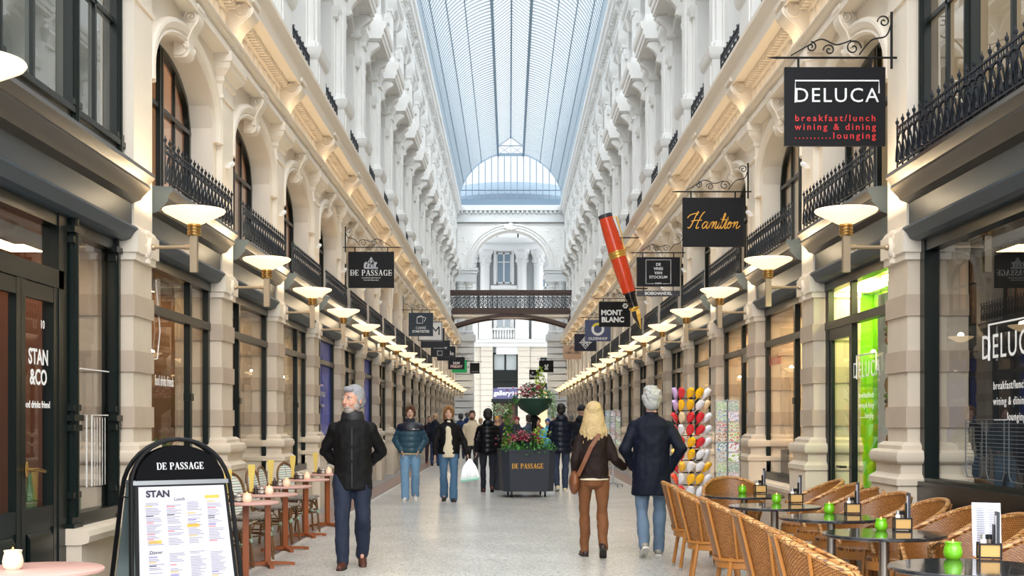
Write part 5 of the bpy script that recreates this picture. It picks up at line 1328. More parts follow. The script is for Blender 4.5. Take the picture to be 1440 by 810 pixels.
# ------------------------------------------------------------------ planters
def leafmass(m, c, r, n, size, seed, squash=1):
    rr = random.Random(seed)
    for i in range(n):
        while True:
            p = Vector((rr.uniform(-1, 1), rr.uniform(-1, 1), rr.uniform(-1, 1)))
            if .25 < p.length < 1: break
        q = Vector((c[0]+p.x*r[0], c[1]+p.y*r[1], c[2]+p.z*r[2])); M = Matrix.Translation(q) @ Matrix.Rotation(rr.uniform(0, 6.3), 4, 'Z') @ Matrix.Rotation(rr.uniform(-1.2, 1.2), 4, 'X') @ Matrix.Rotation(rr.uniform(-.7, .7), 4, 'Y')
        s_ = size*rr.uniform(.6, 1.3); M0 = m.M; m.M = M0 @ M
        m.add([(0, 0, 0), (s_*.35, s_*.5, s_*.12), (0, s_*.55, -s_*.02), (-s_*.35, s_*.5, s_*.12), (0, s_*1.1, 0)], [(0, 1, 2), (0, 2, 3), (1, 4, 2), (2, 4, 3)]); m.M = M0
LG = [mat('leaf_green', '#3F7A2E', .5), mat('leaf_lime', '#9AB832', .5), mat('leaf_dark', '#1F4A26', .5), mat('leaf_pale', '#A8C49A', .5)]
FLR = mat('burgundy_flowers', '#9A2F4A', .6); FLP = mat('pink_flowers', '#C8808A', .6); FLW = mat('white_flowers', '#D8DCD0', .6)
for q_, y_ in enumerate((12.35, 13.1, 13.9, 14.6)):
    o_ = empty('window_plant', (-3.98, y_, .55), label=f'{("first", "second", "third", "fourth")[q_]} leafy green plant inside the café window behind the menu board', cat='plant', group='plants inside the café window')
    m = MB(); leafmass(m, (0, 0, .42), (.13, .22, .25), 70, .2, 60+q_); m.build('leaves', LG[1] if q_ % 2 else LG[0], o_, smooth=False, kind='stuff')
    m = MB(); m.lathe([(0, 0), (.1, 0), (.13, .2), (.11, .2), (0, .17)], 16); m.build('pot', mat('grey_pot', '#6A6A66', .6), o_)
pl = empty('octagonal_planter', (.24, 25.5, 0), math.radians(6), label='large dark grey octagonal planter with gold lettering in the middle of the walkway', cat='planter')
PLG = mat('graphite_planter', '#333842', .5, spec=.3)
a_, b_ = .53, .40
def octo(k, z): return [(x*k, y*k, z) for x, y in [(-b_, -a_), (b_, -a_), (a_, -b_), (a_, b_), (b_, a_), (-b_, a_), (-a_, b_), (-a_, -b_)]]
m = MB(); m.loft([octo(.93, .12), octo(1.0, .90), octo(1.02, .905), octo(1.02, .94), octo(.93, .94), octo(.93, .87)]); m.build('tub', PLG, pl, smooth=False)
m = MB(); m.loft([octo(.93, .865), octo(.93, .87)]); m.build('soil', mat('soil', '#33261C', .9), pl, smooth=False)
mb = MB(); serif(mb, 'DE PASSAGE', .10, -.03, .62, -a_-.0, .78); lt = mb.build('lettering', GOLD, pl, smooth=False); lt.location.y = .012
for sx in (-1, 1):
    for sy in (-1, 1):
        m = MB(); m.box(sx*.33-.015, sx*.33+.015, sy*.36-.02, sy*.36+.02, .05, .125); m.ell((sx*.33, sy*.36, .035), (.02, .035, .035), 10, 6); m.build('caster', M_BLACK, pl)
m = MB()
for i, (cx_, cy_, cz_, rx_, n_, c_) in enumerate([(-.35, -.3, .95, .22, 130, 0), (.35, -.3, .95, .24, 150, 0), (0, 0, 1.02, .35, 260, 2), (-.05, -.1, 1.1, .25, 140, 2), (.28, 0, 1.2, .2, 120, 1), (.05, .2, 1.15, .3, 120, 0), (.0, -.45, .95, .5, 160, 0)]):
    m.cur = c_; leafmass(m, (cx_, cy_, cz_), (rx_, .22, .12 if cz_ < 1 else .2), n_, .06, i)
pln = m.build('foliage', LG, pl, smooth=False, kind='stuff')
m = MB()
for i in range(150):
    x = rnd.gauss(-.1, .16); y = rnd.gauss(-.1, .12); m.cur = rnd.choice((0, 0, 1)); m.ell((x, y, 1.2+rnd.uniform(-.08, .12)-abs(x+.1)*.3), (.022, .022, .016), 5, 4)
m.build('flowers', [FLR, FLP], pl, smooth=False, kind='stuff')
ur = empty('flower_urn', (.44, 27.6, 0), label='tall dark green urn on a post, overflowing with ivy and flowers, behind the planter', cat='urn')
URG = mat('urn_green', '#1F4034', .4)
m = MB(); m.lathe([(.0, 1.62), (.1, 1.62), (.14, 1.66), (.30, 1.76), (.37, 1.86), (.39, 1.96), (.40, 1.97), (.38, 1.99), (.35, 1.95), (0, 1.9)], 28); m.build('bowl', URG, ur)
m = MB(); m.lathe([(.26, 0), (.26, .12), (.14, .16), (.07, .3), (.055, .6), (.055, 1.45), (.07, 1.5), (.12, 1.56), (.06, 1.62)], 16); m.build('post', M_BLACK, ur)
m = MB()
for i, (x_, z_, rx_, rz_, n_, c_) in enumerate([(0, 2.1, .34, .15, 260, 0), (.25, 2.05, .18, .14, 180, 3), (.38, 1.8, .1, .28, 200, 3), (-.1, 2.2, .2, .12, 120, 2), (.12, 2.35, .12, .3, 130, 1), (-.38, 1.95, .1, .1, 60, 0)]):
    m.cur = c_; leafmass(m, (x_, -.05, z_), (rx_, .25, rz_), n_, .06, 20+i)
m.build('foliage', LG, ur, smooth=False, kind='stuff')
m = MB()
for i in range(130):
    m.cur = rnd.choice((0, 1, 1, 2)); m.ell((rnd.gauss(-.12, .15), rnd.gauss(-.15, .12), 2.12+rnd.uniform(-.1, .16)), (.025, .025, .02), 5, 4)
m.build('flowers', [FLR, FLP, FLW], ur, smooth=False, kind='stuff')
p2 = empty('planter', (-.12, 28.0, 0), label='smaller grey planter with a climbing ivy column behind the large planter', cat='planter')
m = MB(); m.loft([[(-.3, -.3, .0), (.3, -.3, 0), (.3, .3, 0), (-.3, .3, 0)], [(-.32, -.32, .95), (.32, -.32, .95), (.32, .32, .95), (-.32, .32, .95)], [(-.27, -.27, .95), (.27, -.27, .95), (.27, .27, .95), (-.27, .27, .95)], [(-.27, -.27, .88), (.27, -.27, .88), (.27, .27, .88), (-.27, .27, .88)]]); m.build('tub', PLG, p2, smooth=False)
m = MB()
for i, (x_, z_, rx_, rz_, n_, c_) in enumerate([(0, 1.02, .34, .16, 180, 1), (0, 1.45, .1, .5, 230, 0), (0, 1.5, .12, .45, 90, 1), (-.2, 1.75, .25, .14, 130, 3), (.15, 1.3, .15, .2, 60, 2)]):
    m.cur = c_; leafmass(m, (x_, 0, z_), (rx_, .22 if rx_ > .2 else .1, rz_), n_, .06, 40+i)
m.build('foliage', LG, p2, smooth=False, kind='stuff')
# ------------------------------------------------------------------ people
def organic(name, mb, m, parent, vox, it=2, crease=0, cs=9, seed=0, **kw):
    """fuse overlapping closed shapes into one continuous surface"""
    me = mb.mesh('tmp', False); o = bpy.data.objects.new('tmp', me); COL.objects.link(o)
    r = o.modifiers.new('r', 'REMESH'); r.mode = 'VOXEL'; r.voxel_size = vox
    if it: q = o.modifiers.new('s', 'SMOOTH'); q.iterations = it; q.factor = .5
    dg = bpy.context.evaluated_depsgraph_get(); dg.update()
    me2 = bpy.data.meshes.new_from_object(o.evaluated_get(dg)); bpy.data.objects.remove(o)
    if crease:
        me2.update(); nn = [v.normal.copy() for v in me2.vertices]
        for v, n_ in zip(me2.vertices, nn):
            p = v.co; d = noise.noise(Vector((p.x*cs+seed, p.y*cs, p.z*cs*.8)))+.5*noise.noise(Vector((p.x*cs*2.3, p.y*cs*2.3+seed, p.z*cs*2)))
            v.co = p + n_*d*crease
    me2.materials.clear(); me2.materials.append(m); me2.polygons.foreach_set('use_smooth', [True]*len(me2.polygons)); me2.update()
    return link(name, me2, parent, **kw)
def mid(a, b, t=.5): return tuple(a[i]+(b[i]-a[i])*t for i in range(3))
def ringpts(c, rx, ry, n=16, yo=0): return [(c[0]+rx*math.cos(2*PI*j/n), c[1]+yo+ry*math.sin(2*PI*j/n), c[2]) for j in range(n)]
def limb(m, pts, rs, n=12):
    for i in range(len(pts)-1): m.cap(pts[i], pts[i+1], rs[i], rs[i+1], n)
def hand(m, w, d, side, curl=.5, r=.0085):
    """palm and five fingers growing from wrist w along direction d; side = sign of the thumb side"""
    d = Vector(d).normalized(); up = Vector((0, -1, 0)); 
    if abs(d.dot(up)) > .9: up = Vector((0, 0, 1))
    a = d.cross(up).normalized(); b = a.cross(d).normalized(); w = Vector(w)   # a: across a flat side, b: thumb/forward side
    pal = w+d*.045
    for t in (-.028, -.01, .010, .028): m.cap(w+b*t*.5, w+d*.085+b*t, .016, .0135, 8)
    for i, (t, L) in enumerate(((.031, .068), (.011, .077), (-.010, .072), (-.030, .056))):
        p0 = w+d*.085+b*t; p1 = p0+d*L*.45*math.cos(curl*.4)+a*side*L*.45*math.sin(curl*.4); p2 = p1+d*L*.35*math.cos(curl*1.2)+a*side*L*.35*math.sin(curl*1.2); p3 = p2+d*L*.25*math.cos(curl*1.9)+a*side*L*.25*math.sin(curl*1.9)
        limb(m, [p0, p1, p2, p3], [r, r*.95, r*.88, r*.75], 8)
    t0 = w+d*.025+b*.025; t1 = t0+d*.03+b*.028; limb(m, [t0, t1, t1+d*.03+b*.008+a*side*.008], [.013, .010, .008], 8)
SKIN = {'fair': mat('skin_fair', '#CFA590', .5, noise_amt=.06, nscale=14), 'rosy': mat('skin_rosy', '#C4947F', .5, noise_amt=.08, nscale=14), 'tan': mat('skin_tan', '#A9795C', .5)}
LIP = mat('lips', '#A8605A', .5); EYW = mat('eye_white', '#D9D4CC', .3); EYD = mat('eye_iris', '#2B211C', .2)
def person(loc, facing, H, label, jacket, pants, shoes, hair, skin='fair', top=None, stride=.0, lead=1, arms='down', jlen=.80, bulk=1.0, puffer=False, pant_r=1.0, flare=0, hairstyle='short', headyaw=0, headpitch=0, vox=.016, waist=1.0, hood=False, collar=True, female=False, cat='person', zipm=None, jcolor2=None, hem=None, hat=None, beard=None, group=None, coat_open=False, lean=0, shoe_h=.0, shw=1.0, hs_=1.07):
    r = empty('person', loc, facing, label=label, cat=cat); r.scale = (H/1.8,)*3
    hv = vox*.55
    hipz, shz = .94, 1.475; sw = (.158 if female else .182)*shw
    # legs: 'lead' leg forward (-y) by stride/2, other back with heel lifting
    legs = {}
    for sx in (-1, 1):
        f = -stride/2 if sx == lead else stride/2
        hip = (sx*.095, 0, hipz)
        if stride:
            if sx == lead: ank = (sx*.09, f, .085); knee = (sx*.1, f*.5-.03, .50); toe = -.0
            else: ank = (sx*.09, f, .085+stride*.22); knee = (sx*.1, f*.22-.05, .49); toe = .35+stride
        else: ank = (sx*.105, 0.01, .085); knee = (sx*.10, -.015, .50); toe = 0
        legs[sx] = (hip, knee, ank, toe)
    A = {}
    for sx in (-1, 1):
        sh = (sx*sw, .0, shz-.085)
        k = arms if isinstance(arms, str) else arms[0 if sx < 0 else 1]
        if k == 'down': el = (sx*(sw+.06), .03, 1.14); wr = (sx*(sw+.065), -.04, .90); hd = (0, -.15, -1)
        elif k == 'swing': el = (sx*(sw+.07), .09*sx*lead, 1.14); wr = (sx*(sw+.07), .08*sx*lead-.06, .90); hd = (0, -.3, -1)
        elif k == 'pocket': el = (sx*(sw+.10), .07, 1.15); wr = (sx*(sw-.01), -.085, .965); hd = (-sx*.5, -.4, -.9)
        elif k == 'trouser': el = (sx*(sw+.12), .09, 1.15); wr = (sx*(sw+.0), -.02, .94); hd = (-sx*.3, -.3, -1)
        elif k == 'behind': el = (sx*(sw+.10), .10, 1.16); wr = (sx*.08, .18, .98); hd = (-sx*1, .1, -.25)
        elif k == 'out': el = (sx*(sw+.10), .0, 1.15); wr = (sx*(sw+.17), -.08, .91); hd = (sx*.2, -.2, -1)
        elif k == 'linked': el = (sx*(sw+.08), .04, 1.15); wr = (sx*(sw+.20), -.12, 1.06); hd = (sx*.8, -.5, 0)
        elif k == 'front': el = (sx*(sw+.05), .0, 1.15); wr = (sx*(sw-.07), -.24, 1.10); hd = (-sx*.3, -1, .1)
        A[sx] = (sh, el, wr, hd)
    HC = Vector((0, -.015-lean, 1.675)); Hm = Matrix.Translation(HC) @ Matrix.Rotation(headyaw, 4, 'Z') @ Matrix.Rotation(headpitch, 4, 'X') @ Matrix.Scale(hs_, 4)
    # ---- body: one continuous surface
    m = MB()
    m.loft([ringpts((0, 0, .86), .13, .09), ringpts((0, 0, .95), .155, .105), ringpts((0, 0, 1.08), .135, .09), ringpts((0, 0, 1.28), .155, .10), ringpts((0, 0, 1.42), .16, .09), ringpts((0, 0, 1.48), .09, .06)])
    m.cap((0, .005, 1.44), (0, -.005-lean, 1.60), .058, .055)
    for sx in (-1, 1):
        hip, knee, ank, toe = legs[sx]; limb(m, [hip, knee, ank], [.082, .048, .026])
        sh, el, wr, hd = A[sx]; limb(m, [sh, el, wr], [.05, .038, .027])
        m.cap(ank, (ank[0], ank[1]-.08, ank[2]-.045), .022, .018)
        if vox < .02 or k != 'pocket': hand(m, wr, hd, -sx)
    m.M = Hm
    m.ell((0, .018, .035), (.076, .096, .088), 16, 12); m.ell((0, -.02, -.03), (.064, .076, .082), 16, 12); m.ell((0, -.052, -.088), (.032, .034, .028)); m.ell((0, -.012, -.07), (.055, .055, .045))
    m.cap((0, -.092, .02), (0, -.113, -.022), .008, .0135); m.ell((0, -.100, -.028), (.018, .012, .009))
    for sx in (-1, 1):
        m.ell((sx*.077, .012, -.008), (.010, .020, .032)); m.ell((sx*.032, -.082, .027), (.022, .012, .008)); m.ell((sx*.04, -.07, -.03), (.02, .018, .02))
    m.ell((0, -.093, -.052), (.022, .01, .010))
    m.M = Matrix.Identity(4)
    body = organic('body', m, SKIN[skin], r, vox*.6, 1)
    # ---- head details
    m = MB(); m.M = Hm
    for sx in (-1, 1): m.ell((sx*.031, -.085, .010), (.013, .008, .0075), 10, 6)
    e = m.build('eyes', EYW, r)
    m = MB(); m.M = Hm
    for sx in (-1, 1): m.ell((sx*.031, -.0905, .010), (.0055, .004, .0058), 8, 6)
    m.build('irises', EYD, e)
    m = MB(); m.M = Hm; m.ell((0, -.1005, -.055), (.023, .006, .0065), 10, 6); m.build('mouth', LIP, r)
    hm = mat('hair_'+hair, hair, .6, noise_amt=.3, nscale=60, bump=.4, bscale=120)
    m = MB(); m.M = Hm
    for sx in (-1, 1): m.tube([(sx*.018, -.097, .026), (sx*.034, -.096, .033), (sx*.050, -.083, .026)], [.004, .0045, .003], 5)
    m.build('eyebrows', hm, r)
    m = MB(); m.M = Hm
    if hat: pass
    elif hairstyle in ('short', 'mop'):
        g_ = 0 if hairstyle == 'short' else .012
        m.ell((0, .028, .050), (.083+g_, .098+g_, .088+g_), 16, 12); m.ell((0, .060, -.01), (.078+g_, .062+g_, .075+g_), 14, 10)
        for sx in (-1, 1): m.ell((sx*.068, .022, .01), (.018+g_, .045, .05))
        m.ell((0, -.055, .092), (.055+g_, .035, .028+g_))
    elif hairstyle == 'parted':
        m.ell((0, .028, .050), (.088, .104, .094), 16, 12); m.ell((0, .055, -.02), (.085, .07, .085), 14, 10)
        for sx in (-1, 1): limb(m, [(sx*.02, -.075, .105), (sx*.066, -.07, .06), (sx*.083, -.045, -.01), (sx*.080, -.01, -.055)], [.022, .024, .02, .014])
    elif hairstyle == 'long':
        m.ell((0, .028, .050), (.094, .112, .098), 16, 12); m.loft([ringpts((0, .045, .05), .09, .075), ringpts((0, .055, -.05), .105, .085), ringpts((0, .06, -.14), .12, .085), ringpts((0, .07, -.23), .125, .07), ringpts((0, .075, -.29), .08, .045)])
        rr = random.Random(5)
        for i in range(26):
            a = PI*(i/25)*1.1-.15; x = .105*math.cos(a); y = .04+.09*math.sin(a)
            limb(m, [(x*.8, y*.8, .04), (x, y, -.08), (x*1.15+rr.uniform(-.02, .02), y*1.02, -.19), (x*1.1+rr.uniform(-.03, .03), y*1.0, -.27-rr.uniform(0, .06))], [.02, .02, .018, .008], 6)
    elif hairstyle == 'wavy':
        rr = random.Random(8)
        m.ell((0, .026, .052), (.088, .104, .095), 16, 12); m.ell((0, .06, -.02), (.082, .07, .09))
        for i in range(70):
            u_ = rr.uniform(-1.5, 1.7); v_ = rr.uniform(.1, 3.04); p = Vector((math.cos(v_)*math.cos(u_*.6), math.sin(v_)*math.cos(u_*.6), math.sin(u_*.6)))
            m.ell((p.x*.086, .03+p.y*.092, .04+p.z*.10), (.024, .024, .024), 6, 4)
    if not hat: organic('hair', m, hm, r, hv if hv > .007 else .007, 1, .004 if hairstyle != 'short' else .002, 50)
    else:
        m.ell((0, .022, .058), (.088, .106, .086), 16, 12); m.lathe([(.085, .0), (.095, .01), (.092, .05), (.08, .06)], 20, (0, .018, .02)); organic('knitted_hat', m, mat('hat_'+hat, hat, .8), r, hv, 1)
    if beard:
        m = MB(); m.M = Hm; m.ell((0, -.045, -.085), (.048, .048, .038)); m.ell((0, -.08, -.06), (.034, .028, .018))
        for sx in (-1, 1): m.ell((sx*.056, -.01, -.055), (.016, .04, .035))
        organic('beard', m, mat('beard_'+beard, beard, .8, noise_amt=.3, nscale=80), r, hv, 1)
    # ---- trousers
    pm = mat('cloth_'+pants, pants, .8, noise_amt=.15, nscale=5)
    m = MB(); m.loft([ringpts((0, 0, .84), .145, .11), ringpts((0, 0.01, .92), .158*waist, .115*waist), ringpts((0, 0, 1.04), .145*waist, .105*waist)])
    m.ell((0, .022, .90), (.145, .10, .10))
    for sx in (-1, 1):
        hip, knee, ank, toe = legs[sx]; p_ = pant_r
        th = mid(hip, knee, .5)
        limb(m, [hip, th, knee], [.094*p_**.5, .086*p_, .066*p_]); cal = mid(knee, ank, .35); ak = (ank[0], ank[1]+.005, ank[2]-.02)
        limb(m, [knee, (cal[0], cal[1]+.012, cal[2]), ak], [.066*p_, .069*p_+flare*.3, .058*p_+flare], 14)
    organic('trousers', m, pm, r, vox*.8, 1, .013, 7, seed=hash(label) % 9)
    # ---- shoes
    shm = mat('shoe_'+shoes, shoes, .5)
    for sx in (-1, 1):
        hip, knee, ank, toe = legs[sx]
        m = MB(); Mf = Matrix.Translation((ank[0], ank[1], ank[2]-.0)) @ Matrix.Rotation(sx*.12, 4, 'Z') @ Matrix.Rotation(toe*.9, 4, 'X'); m.M = Mf
        m.cap((0, .035, -.045), (0, -.09, -.050), .043, .040); m.cap((0, -.09, -.050), (0, -.17, -.056), .042, .030); m.cap((0, .015, -.03), (0, .005, .02+shoe_h), .044, .045)
        m2 = MB(); m2.M = Mf
        m.v = [(x, y, z) for x, y, z in m.v]
        s_ = organic('shoe', m, shm, r, vox*.7, 1)
        out_ = [(.034, .06), (.042, .0), (.042, -.10), (.034, -.17), (0, -.19), (-.034, -.17), (-.042, -.10), (-.042, 0), (-.034, .06), (0, .075)]
        m2.prism([(x, y) for x, y in out_], 'Z', -.088, -.066); m2.build('sole', mat('sole_pale' if shoes in ('#D8D8D4', '#8C8880', '#D9C9A0') else 'sole_dark', '#C9C7C0' if shoes in ('#D8D8D4', '#8C8880', '#D9C9A0') else '#1C1816', .6), s_)
    # ---- jacket
    jm = mat('jacket_'+jacket, jacket, .32 if puffer else .7, noise_amt=.12, nscale=6, spec=.22)
    m = MB(); B = bulk; z0 = jlen; secs = [(z0, .176, .130, .008), (z0+.01, .182, .136, .008)]
    n_ = 22
    for i in range(n_+1):
        z = z0+.02+(1.40-z0-.02)*i/n_; t = (z-.95)/(1.40-.95); w_ = .162+.02*max(0, t) if t > 0 else .162+.02*(-t); d_ = .122+.012*math.sin(max(0, min(1, t))*PI)
        pf = (.013*abs(math.sin((z-z0)/(.105)*PI)) if puffer else 0)
        lo = max(0, min(1, (1.08-z)/.15)); secs.append((z, (w_+pf+.014*lo)*(.93 if female else 1), d_+pf+.012*lo, .008*lo))
    secs += [(1.435, .168*(.93 if female else 1), .112, 0), (1.465, .135, .098, 0.0), (1.50, .085, .08, 0)]
    m.loft([ringpts((0, 0, z), a*B, b*B, 20, yo) for z, a, b, yo in secs])
    for sx in (-1, 1):
        sh, el, wr, hd = A[sx]; sh = (sh[0]-sx*.012, sh[1], sh[2]); n2 = 7
        pts = [mid(sh, el, i/n2) for i in range(n2)]+[mid(el, wr, i/n2) for i in range(n2+1)]
        rs = [(.063-.0011*i+(.009*(i % 2) if puffer else 0))*B**.9 for i in range(len(pts))]
        pts = pts[:-1]+[mid(el, wr, .97)]; limb(m, pts, rs, 12)
        m.ell((sh[0], sh[1], sh[2]-.01), (.067*B, .068*B, .068*B))
    if collar:
        m.loft([ringpts((0, .005, 1.45), .095, .085), ringpts((0, .0, 1.50), .085, .08), ringpts((0, -.005, 1.55+(.02 if puffer else 0)), .080, .078)])
    if hood: m.ell((0, .085, 1.50), (.125, .075, .085)); m.ell((0, .06, 1.53), (.11, .07, .06))
    jk = organic('jacket' if cat == 'person' else 'jacket', m, jm, r, vox*.75, 1, .013 if not puffer else .005, 8, seed=3+len(label))
    R_ = lambda z: (.126*B)
    if jcolor2:      # yoke of another colour
        m = MB(); m.loft([ringpts((0, 0, z), a*B+.006, b*B+.006, 20) for z, a, b in ((1.33, .186, .137), (1.40, .185, .135), (1.435, .172, .118), (1.47, .137, .10), (1.5, .09, .08))])
        for sx in (-1, 1): m.ell((sx*(sw-.01), 0, shz-.09), (.077*B, .077*B, .075*B))
        organic('yoke', m, mat('yoke', jcolor2, .4), jk, vox*.75, 1)
    if zipm: 
        m = MB(); m.box(-.006, .006, -.132*B-.004, -.12*B, z0+.03, 1.40); m.build('zip', mat('zip', zipm, .4, metal=.5), jk)
    if top:          # open jacket front showing a pullover
        tm = mat('knit_'+top, top, .8); m = MB()
        m.loft([ringpts((0, -.035*(1 if z < 1.42 else .6), z), a, b, 16) for z, a, b in ((z0-.06, .14, .11), (z0+.05, .14, .125), (1.2, .11, .132), (1.38, .085, .128), (1.47, .07, .08), (1.54, .062, .066))])
        m.loft([ringpts((0, 0, z0-.07), .165*waist, .122*waist), ringpts((0, 0, z0+.04), .17*waist, .122*waist)])
        organic('pullover', m, tm, r, vox*.7, 1, .003, 12)
    if hem:
        m = MB(); m.lathe([(.168*B, -.02), (.172*B, .0), (.168*B, .02), (.15, .02), (.15, -.02)], 24, (0, 0, 0)); m.v = [(x, y*.74, z+z0) for x, y, z in m.v]; m.build('hem', mat('hem_'+hem, hem, .8), jk)
    r['_A'] = 0
    return r, A, Hm, jk
def F(px, pyfeet): Y = FOC*1.5/(pyfeet-592); return ((px-716)*Y/FOC+CX, Y, 0)
V = .014
# the grey-haired man walking toward the camera
r, A, Hm, jk = person(F(496, 798), .06, 1.84, 'grey-haired man in a black jacket and dark blue jeans walking with hands behind his back', '#08080A', '#111C33', '#4A2418', '#8C8D93', skin='rosy', stride=.26, lead=-1, arms='behind', jlen=.78, bulk=1.10, shw=1.04, hs_=1.17, hairstyle='short', headyaw=-.62, vox=.012, collar=True, zipm='#1E1E20', beard='#99918B', pant_r=1.12, waist=1.1)
m = MB(); m.loft([ringpts((0, .005, 1.47), .125, .115), ringpts((0, .0, 1.53), .115, .105), ringpts((0, .0, 1.565), .10, .095)]); organic('collar', m, mat('collar_black', '#15161C', .6), jk, .01, 1, .004, 14)
r, A, Hm, jk = person(F(577, 704), .05, 1.78, 'young man in a teal puffer jacket and light blue jeans, hands in his pockets', '#2E4B5A', '#6E93B2', '#D8D8D4', '#5A3C26', stride=.24, lead=-1, arms='pocket', jlen=.90, bulk=1.22, puffer=True, hairstyle='parted', vox=V, pant_r=1.12, flare=.012, jcolor2='#161B2A', zipm='#1A1D24', hem='#B9A77F')
m = MB(); m.loft([ringpts((0, -.005, 1.48), .10, .095), ringpts((0, -.005, 1.57), .09, .085)]); organic('scarf', m, mat('scarf', '#20222C', .8), r, .012, 1)
text('THE NORTH FACE', .018, W_TXT, jk, (.10, -.172, 1.36), ext=.001)
m = MB()
for q in (.0, .012, .024): ribbon(m, [(.055+q, 1.35), (.06+q*.8, 1.365), (.075+q*.2, 1.375)], .006, -.172)
m.build('logo', W_TXT, jk, smooth=False)
r, A, Hm, jk = person(F(631, 705), .02, 1.77, 'fair-haired young man in an open black jacket over a cream pullover, carrying a plastic bag', '#0B0A0D', '#456888', '#2A2420', '#8A6238', stride=.22, lead=1, arms=('swing', 'out'), jlen=.90, bulk=1.14, hairstyle='parted', vox=V, top='#D9CFB4', pant_r=1.02, flare=.022)
x, y, z = A[1][2]
wp = r.matrix_basis @ Vector((x+.05, y-.05, z-.115))
bag = empty('carrier_bag', (wp.x, wp.y-.0, 0), label='thin pale plastic carrier bag with a mint green box inside', cat='bag')
m = MB(); bm_ = glass_mat('thin_plastic', (.86, .93, .92, 1), .30, .6, .25)
m.loft([[(-.02, -.02, .80), (.02, -.02, .80), (.02, .02, .80), (-.02, .02, .80)], [(-.12, -.05, .66), (.12, -.05, .66), (.12, .05, .66), (-.12, .05, .66)], [(-.16, -.07, .5), (.17, -.07, .52), (.17, .07, .52), (-.16, .07, .5)], [(-.18, -.07, .39), (.19, -.07, .45), (.19, .07, .45), (-.18, .07, .39)]], caps=False); m.build('plastic_film', bm_, bag)
m = MB(); m.M = Matrix.Translation((0, 0, .42)) @ Matrix.Rotation(-.13, 4, 'Y'); m.box(-.17, .17, -.06, .06, -.03, .03); m.build('mint_box', mat('mint_box', '#7FC9B0', .5), bag, smooth=False)
m = MB(); m.tube([(0, 0, .79), (0, 0, float(wp.z))], .012, 6); m.build('handle', mat('film_handle', '#C8D6D6', .4), bag)
# dark puffer man with his back to us
person(F(686, 692), PI+.1, 1.74, 'dark-haired man in a black padded jacket seen from behind, left of the grey planter', '#0A0B10', '#161A26', '#5A1E1A', '#14110F', stride=.12, lead=1, arms='down', jlen=.84, bulk=1.16, puffer=True, hairstyle='mop', hood=True, vox=V, pant_r=.95)
person(F(664, 672), .0, 1.77, 'man in a cream hooded jacket walking toward the camera behind the padded jackets', '#CFC0A4', '#2B2A2E', '#2A2420', '#2A1F18', skin='rosy', stride=.1, arms='down', jlen=.86, bulk=1.14, hood=True, hairstyle='short', vox=.018, beard='#4A3528')
# couple on the right, seen from behind, arm in arm
r, A, Hm, jk = person(F(835, 784), PI+.05, 1.69, 'blonde woman from behind in a dark brown leather jacket and mustard trousers', '#1E120F', '#6B4120', '#2A1A18', '#B79F72', stride=.30, lead=1, arms=('linked', 'down'), jlen=.93, bulk=1.08, female=True, hairstyle='long', vox=.012, hem='#D9CDB4', pant_r=.93, waist=1.0, headyaw=-.1, shoe_h=.05)
m = MB(); m.loft([ringpts((0, .02, 1.42), .13, .11), ringpts((0, .02, 1.49), .12, .11), ringpts((0, .0, 1.54), .095, .09)]); organic('collar', m, mat('shearling', '#C9B894', .9), jk, .012, 1, .008, 40)
wm = r.matrix_basis.copy()
sbag = empty('shoulder_bag', (0, 0, 0), label='tan brown shoulder bag on a long strap worn across the blonde woman\'s back', cat='bag')
BR = mat('tan_leather', '#6E4022', .5); s_ = 1.69/1.8; rotm = Matrix.Translation(r.location) @ Matrix.Rotation(PI+.05, 4, 'Z') @ Matrix.Scale(s_, 4)
m = MB(); m.M = rotm; pts = [(-.05, .02, 1.52), (-.045, .145, 1.44), (.05, .168, 1.3), (.13, .155, 1.12), (.20, .11, .96)]
for a, b in zip(pts, pts[1:]): 
    a, b = Vector(a), Vector(b); m.loft([[a+Vector((-.022, .002, -.01)), a+Vector((.022, .002, .01)), a+Vector((.022, .008, .01)), a+Vector((-.022, .008, -.01))], [b+Vector((-.022, .002, -.01)), b+Vector((.022, .002, .01)), b+Vector((.022, .008, .01)), b+Vector((-.022, .008, -.01))]])
m.build('strap', BR, sbag, smooth=False)
m = MB(); m.M = rotm; m.ell((.235, .05, .88), (.06, .13, .14), 14, 10); organic('bag_body', m, BR, sbag, .012, 1, .006, 14)
r, A, Hm, jk = person(F(916, 783), PI-.02, 1.86, 'white-haired man from behind in a long navy coat and grey blue jeans', '#070D1E', '#5B6F86', '#8C8880', '#A3A3A2', stride=.30, lead=-1, arms=('trouser', 'pocket'), jlen=.66, bulk=1.15, shw=1.05, hairstyle='wavy', vox=.012, pant_r=1.0, waist=1.05)
m = MB(); m.box(-.003, .003, .13, .16, .67, .95); m.build('vent_seam', mat('navy_seam', '#060A16', .8), jk)
# men behind on the right
person(F(789, 691), PI+.12, 1.86, 'man in a dark blue quilted puffer jacket seen from behind, right of the planter', '#141A28', '#2E3A52', '#D9C9A0', '#1A1614', stride=.12, lead=-1, arms='front', jlen=.80, bulk=1.2, puffer=True, hood=True, hairstyle='short', vox=V)
person(F(818, 687), PI-.15, 1.84, 'person in a dark cap and dark jacket, just left of the blonde woman\'s head', '#14161C', '#20242E', '#222', '#14110F', hat='#1A1B20', arms='front', jlen=.80, bulk=1.15, hood=True, vox=.02)
